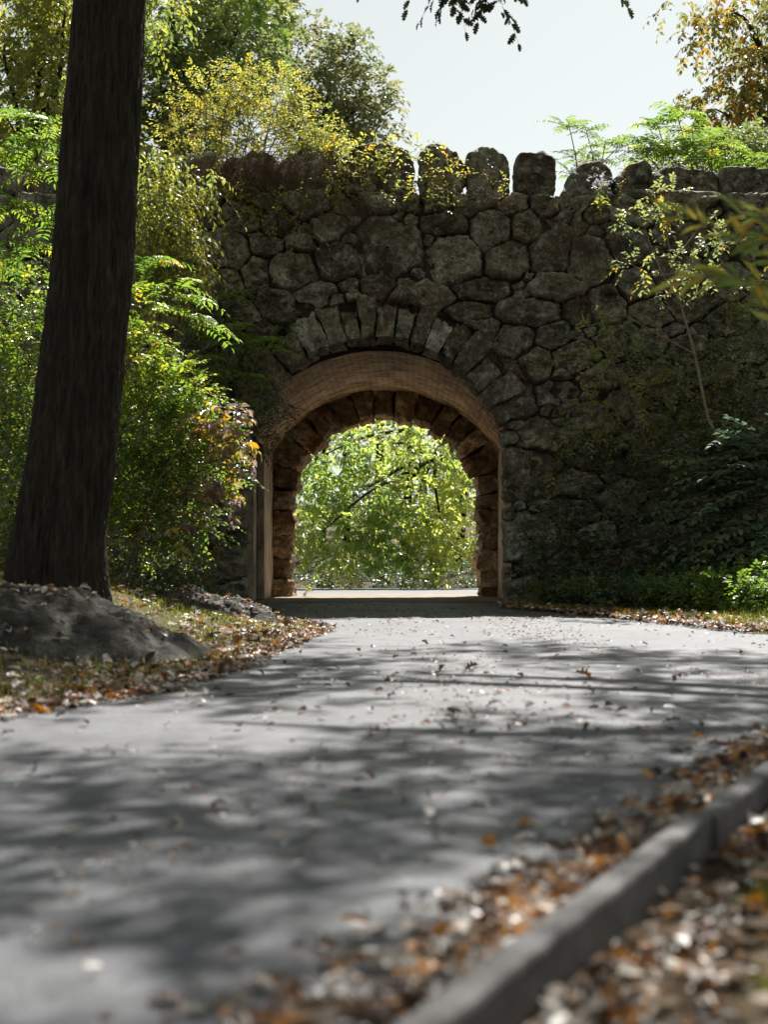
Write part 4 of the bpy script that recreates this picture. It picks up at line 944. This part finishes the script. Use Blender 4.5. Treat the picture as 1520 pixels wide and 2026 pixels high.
# near branch, out of focus
nb = empty('ash_shrub', (2.15,5.4,.05), 'blurred long-leaved yellow and green shrub reaching in at the right edge', 'shrub')
g = Geo(); tube(g, curve([(2.15,5.4,0),(2.0,5.5,1.0),(2.1,6.3,1.75),P(1650,540,6.6)], 24), np.linspace(.025,.009,24), 8); build('stem', g, M['twig'], nb)
nbb = [[(1640,560),(1500,500),(1390,440),(1330,425)],[(1640,600),(1500,560),(1420,545),(1340,560)],[(1640,470),(1560,440),(1470,425)],[(1650,660),(1560,640),(1510,600)],[(1640,520),(1540,480),(1460,470)]]
for pp in nbb:
    Yb = 6.6+rng.normal(0,.15); c = curve(pxcurve(pp, Yb), 14); g = Geo(); tube(g, c, np.linspace(.006,.0025,14), 5); lb_ = build('limb', g, M['twig'], nb)
    g = Geo(); k = 20; B = c[np.linspace(2, 13, k).astype(int)]; d = nrm(np.gradient(c, axis=0))[np.linspace(2, 13, k).astype(int)]
    sd = np.where(np.arange(k) % 2, 1, -1)[:, None]*np.array([[.1,.35,.8]])
    add_leaves(g, B, d*.9+sd*.55+rng.normal(0,.25,(k,3)), rng.normal(0,.5,(k,3))+np.array([0,-.6,.6]), rng.uniform(.10,.19,k), .72, 'lance', 0, rng.random(k))
    build('foliage', g, M['leaf_near'], lb_, smooth=False)

# ---------------------------------------------------------------- grass
def grass(name, label, X, Y, h, mat, z=None):
    n = len(X); Zb = ground(X, Y, False) if z is None else np.full(n, z); g = Geo()
    o = np.stack([X, Y, Zb-.01], 1); a = np.stack([rng.normal(0,.45,n), rng.normal(0,.45,n), np.ones(n)], 1)
    tv = np.array([[0,.03,0],[0,-.03,0],[.5,.025,.05],[.5,-.025,.05],[1,0,.22]]); T['blade'] = (tv, np.array([[0,1,3],[0,3,2],[2,3,4]]))
    add_leaves(g, o, a, rng.normal(0,1,(n,3)), h*rng.uniform(.5,1.3,n), 1.3, 'blade')
    return tag(build(name, g, mat, smooth=False), label, kind='stuff')
n = 60000; X = rng.uniform(-9, 1, n); Y = 7.6+rng.random(n)*12; d = xl(Y)-X
pr = np.array([noise.noise(Vector((x*1.1, y*1.1, 4))) for x, y in zip(X, Y)])
ok = (d > .12) & (rng.random(n) < np.clip(.75+1.3*pr, .1, 1)) & (d < 5)
grass('grass', 'short yellowing grass around the rocks on the left verge', X[ok], Y[ok], .09, M['grass'])
n = 34000; Y = 14.2+rng.random(n)*9; X = xr(Y)+rng.random(n)**1.4*2.4
pr = np.array([noise.noise(Vector((x*1.3, y*1.3, 9))) for x, y in zip(X, Y)])
ok = rng.random(n) < np.clip(.6+1.2*pr, .05, 1)
grass('grass', 'yellow-green grass strip along the right edge of the path', X[ok], Y[ok], .12, M['grass'])
n = 46000; Y = .8+rng.random(n)*3.6; X = xr(Y)+.16+rng.random(n)*1.5
pr = np.array([noise.noise(Vector((x*2.3, y*2.3, 2))) for x, y in zip(X, Y)])
ok = (rng.random(n) < np.clip(.15+1.6*pr+3.5*(X-xr(Y)-.36), .0, 1)) & (X-xr(Y) > .26)
grass('grass', 'blurred grass among the fallen leaves in the bottom right corner', X[ok], Y[ok], .07, M['grass'], -.055)

# ---------------------------------------------------------------- fallen leaves
def litter(name, label, X, Y, Z, size, tilt=.45):
    n = len(X); g = Geo(); a = np.stack([rng.normal(0,1,n), rng.normal(0,1,n), rng.normal(0,tilt*.5,n)], 1)
    nn = np.stack([rng.normal(0,tilt,n), rng.normal(0,tilt,n), np.ones(n)], 1)
    kinds = rng.integers(0, 4, n); L = size*rng.uniform(.4,1.45,n)
    for k, tm in enumerate(('oak_flat','oak_curl','ovate','oak')):
        q = kinds == k; add_leaves(g, np.stack([X, Y, Z], 1)[q], a[q], nn[q], L[q], 1.0, tm)
    return tag(build(name, g, M['litter'], smooth=False), label, kind='stuff')
# drift along the kerb on the road side
n = 3100; s = -1.2+rng.random(n)*8.2; wmax = np.interp(s, [-1,0,.8,1.6,2.5,4,7], [.5,.42,.36,.3,.24,.28,.3]); q = np.abs(rng.normal(0,.5,n))*wmax
ptc = A[None]+kd[None]*s[:, None]-kn[None]*(q+.015)[:, None]
litter('leaf_drift', 'brown and silvery leaves drifted against the road side of the kerb', ptc[:, 0], ptc[:, 1], .02+rng.random(n)*.05*np.exp(-q/.12), .06)
n = 7000; s = -1.2+rng.random(n)*8.2; q = rng.random(n)**1.5*1.5
ptc = A[None]+kd[None]*s[:, None]+kn[None]*(q+.085)[:, None]
pr = np.array([noise.noise(Vector((x*1.6, y*1.6, 12))) for x, y in ptc]); ok = rng.random(n) < np.clip(.62+1.6*pr, .06, 1)*np.where(q > .3, .45, 1); ptc = ptc[ok]; q = q[ok]
litter('leaf_litter', 'orange and silvery oak leaves heaped right of the kerb', ptc[:, 0], ptc[:, 1], -.045+rng.random(len(q))*.055, .066, .45)
n = 4200; Y = 7.4+rng.random(n)*10.5; d = np.abs(rng.normal(0,.55,n))-.12; X = xl(Y)-d
Z = ground(X, Y, False)+.012+rng.random(n)*.03
litter('leaf_litter', 'orange, brown and silvery leaves along the left edge of the path', X, Y, Z, .075)
n = 1500; Y = 8+rng.random(n)*12; X = xl(Y)-rng.random(n)*4
litter('leaf_litter', 'scattered leaves over the grass around the rocks at left', X, Y, ground(X, Y, False)+.03+rng.random(n)*.03, .085)
n = 3600; Y = 13.4+rng.random(n)*9; X = xr(Y)+np.abs(rng.normal(0,.6,n))-.25
litter('leaf_litter', 'orange and brown leaves along the far right edge of the path', X, Y, ground(X, Y, False)+.03+rng.random(n)*.05, .085)
# leaves lying on the rocks
dg = bpy.context.evaluated_depsgraph_get()
dg.update()
for rk, (cx_, cy_, rx_, ry_), n, lb in ((rk1, (-3.35,11.6,1.8,1.2), 420, 'brown and pale leaves lying on the large ledge rock'), (rk2, (-2.0,17.4,.8,.5), 150, 'pale leaves lying on the low flat rock')):
    PX = []
    for _ in range(n):
        a, r = rng.uniform(0, 6.28), math.sqrt(rng.random()); x, y = cx_+rx_*r*math.cos(a), cy_+ry_*r*math.sin(a)
        h, p, nn_, _i = rk.ray_cast(Vector((x, y, 5))-rk.location, Vector((0,0,-1)))
        if h: PX.append(np.array(p+rk.location))
    PX = np.array(PX); litter('leaf_litter', lb, PX[:, 0], PX[:, 1], PX[:, 2]+.015, .075)
n = 17000; Y = 1.5+rng.random(n)**.9*22; X = xl(Y)+rng.random(n)*(xr(Y)-xl(Y))
pr = np.array([noise.noise(Vector((x*.9, y*.5, 20))) for x, y in zip(X, Y)]); ok = (rng.random(n) < np.clip(.2+1.4*pr, .03, 1)) & (np.abs(X) < 6)
litter('leaf_crumbs', 'tiny dry leaf crumbs scattered over the grey road', X[ok], Y[ok], gz(Y[ok])+.022, .026, .3)
n = 900; Y = 4+rng.random(n)**1.2*17; X = xl(Y)+rng.random(n)*(xr(Y)-xl(Y)); pr = np.array([noise.noise(Vector((x*.5, y*.35, 33))) for x, y in zip(X, Y)]); ok = (rng.random(n) < np.clip(.35+1.5*pr, .05, 1)) & (np.abs(X) < 6)
litter('leaf_scatter', 'thin scatter of small flat leaves over the middle of the road', X[ok], Y[ok], gz(Y[ok])+.022, .05, .3)
# single leaves on the open road
protos = []
for k, tm in enumerate(('oak_curl','oak_flat','oak','ovate','oak_curl','oak')):
    g = Geo(); add_leaves(g, np.array([[-.5,0,0.]]), np.array([[1.,0,0]]), np.array([[0.,0,1]]), 1.0, 1.0, tm, 0, np.array([[.08,.2,.35,.12,.3,.15][k]]))
    me = build('fallen_leaf', g, M['litter'], smooth=False).data; protos.append(me)
for o in [o for o in COL.objects if o.name.startswith('fallen_leaf')]: bpy.data.objects.remove(o)
def single(px, py, size, label, group=None, k=None, tilt=(0,0), me=None):
    Y = 2485/((py-1130)+39.1) if py < 1420 else 2251/(py-1130); X = (px-CX)/F_PX*Y
    o = bpy.data.objects.new('fallen_leaf', me or protos[rng.integers(0, 6) if k is None else k]); COL.objects.link(o)
    o.location = (X, Y, float(gz(Y))+.03+.12*size); o.scale = (size,)*3
    o.rotation_euler = (rng.normal(0,.25)+tilt[0], rng.normal(0,.25)+tilt[1], rng.uniform(0, 6.28)); tag(o, label, 'leaf', group); return o
og = Geo(); add_leaves(og, np.array([[-.5,0,0.]]), np.array([[1.,0,0]]), np.array([[0.,0,1]]), 1.0, 1.0, 'oak_curl', 0, np.array([.56]))
oo = build('fallen_leaf', og, M['litter'], smooth=False); ome = oo.data; bpy.data.objects.remove(oo)
wg = Geo(); add_leaves(wg, np.array([[-.5,0,0.]]), np.array([[1.,0,0]]), np.array([[0.,0,1]]), 1.0, 1.0, 'oak', 0, np.array([.97]))
oo = build('fallen_leaf', wg, M['litter'], smooth=False); wme = oo.data; bpy.data.objects.remove(oo)
for px, py, sz, lb, kw in [(1157,1347,.15,'orange leaf standing up alone in the middle right of the road',dict(me=ome,tilt=(.9,0))),
  (932,1332,.15,'dark curled leaf, largest on the road in front of the tunnel',dict(k=0,tilt=(.6,0))),(876,1330,.11,'small dark curled leaf left of the largest curled one',dict(k=0)),
  (1330,1448,.13,'flat dark leaf on the road just above the kerb leaves at right',dict(k=1)),(970,1690,.09,'orange upright leaf at the tip of the kerb leaf drift',dict(me=ome,tilt=(1.,0))),
  (66,1540,.09,'dark curled leaf near the left edge of the road',dict(k=0,tilt=(.5,0))),(116,1755,.045,'lone pale leaf in the lower left of the road',dict(me=wme)),
  (468,1918,.045,'dark curled leaf at the bottom of the road, left of the leaf drift',dict(k=0,tilt=(.5,0))),(432,1612,.075,'larger brown leaf on the near left half of the road',dict(k=4)),
  (850,1628,.085,'flat tan leaf at the road centre',dict(me=wme)),(1218,1328,.1,'small brown leaf right of the upright orange one',dict(k=2)),(590,1905,.045,'brown leaf on the road just left of the kerb drift tip',dict(k=4))]:
    single(px, py, sz*.85, lb, **kw)
cnt = 0
while cnt < 210:
    py = 1222+250*rng.random()**1.1 if cnt < 175 else 1470+480*rng.random()
    Y = 2485/((py-1130)+39.1) if py < 1420 else 2251/(py-1130); px = rng.uniform(-10, 1530); X = (px-CX)/F_PX*Y
    if not (xl(Y)+.15 < X < xr(Y)-.15): continue
    if px > 1150 and rng.random() < .15: pass
    single(px, py, rng.uniform(.035,.085) if py < 1470 else rng.uniform(.025,.055), 'small dry leaf lying loose on the grey road', 'loose dry leaves on the road', me=wme if rng.random() < .2 else None); cnt += 1

# ---------------------------------------------------------------- light, sky, camera
EL, AZ = math.radians(53), math.radians(18)       # sun behind the bridge, a little to the right
sd = Vector((math.sin(AZ)*math.cos(EL), math.cos(AZ)*math.cos(EL), math.sin(EL)))
L = bpy.data.lights.new('sun', 'SUN'); L.energy = 5.0; L.angle = math.radians(.53); L.color = (1, .96, .9)
so = bpy.data.objects.new('sun', L); COL.objects.link(so); so.rotation_euler = (-sd).to_track_quat('-Z', 'Y').to_euler(); so.location = (10, 40, 40)
w = bpy.data.worlds.new('World'); sc.world = w; w.use_nodes = True; nt = w.node_tree
sky = nt.nodes.new('ShaderNodeTexSky'); sky.sky_type = 'NISHITA'; sky.sun_disc = False
sky.sun_elevation = EL; sky.sun_rotation = AZ; sky.air_density = 1.0; sky.dust_density = 1.2; sky.ozone_density = 1.0
hs = nt.nodes.new('ShaderNodeHueSaturation'); hs.inputs['Saturation'].default_value = .14
bg = nt.nodes['Background']; nt.links.new(sky.outputs[0], hs.inputs['Color']); tint = mixc(nt, 1.0, hs.outputs[0], (.97,1.02,.985), 'MULTIPLY'); nt.links.new(tint, bg.inputs['Color']); bg.inputs['Strength'].default_value = .05
cam = bpy.data.cameras.new('camera'); co = bpy.data.objects.new('camera', cam); COL.objects.link(co); sc.camera = co
co.location = (0, 0, CAMZ); co.rotation_euler = (math.pi/2, 0, 0)
cam.lens = 50; cam.sensor_fit = 'VERTICAL'; cam.sensor_height = 36; cam.sensor_width = 27; cam.shift_y = 117/2026
cam.clip_end = 800; cam.clip_start = .05
cam.dof.use_dof = True; cam.dof.focus_distance = 24; cam.dof.aperture_fstop = 1.8
vs = sc.view_settings; vs.view_transform = 'Standard'; vs.look = 'None'; vs.exposure = 1.27; vs.gamma = 1
sc.cycles.use_denoising = True
try: sc.cycles.denoiser = 'OPENIMAGEDENOISE'
except Exception: pass
sc.cycles.max_bounces = 10; sc.cycles.diffuse_bounces = 5; sc.cycles.transmission_bounces = 6; sc.cycles.transparent_max_bounces = 8
sc.cycles.sample_clamp_indirect = 8
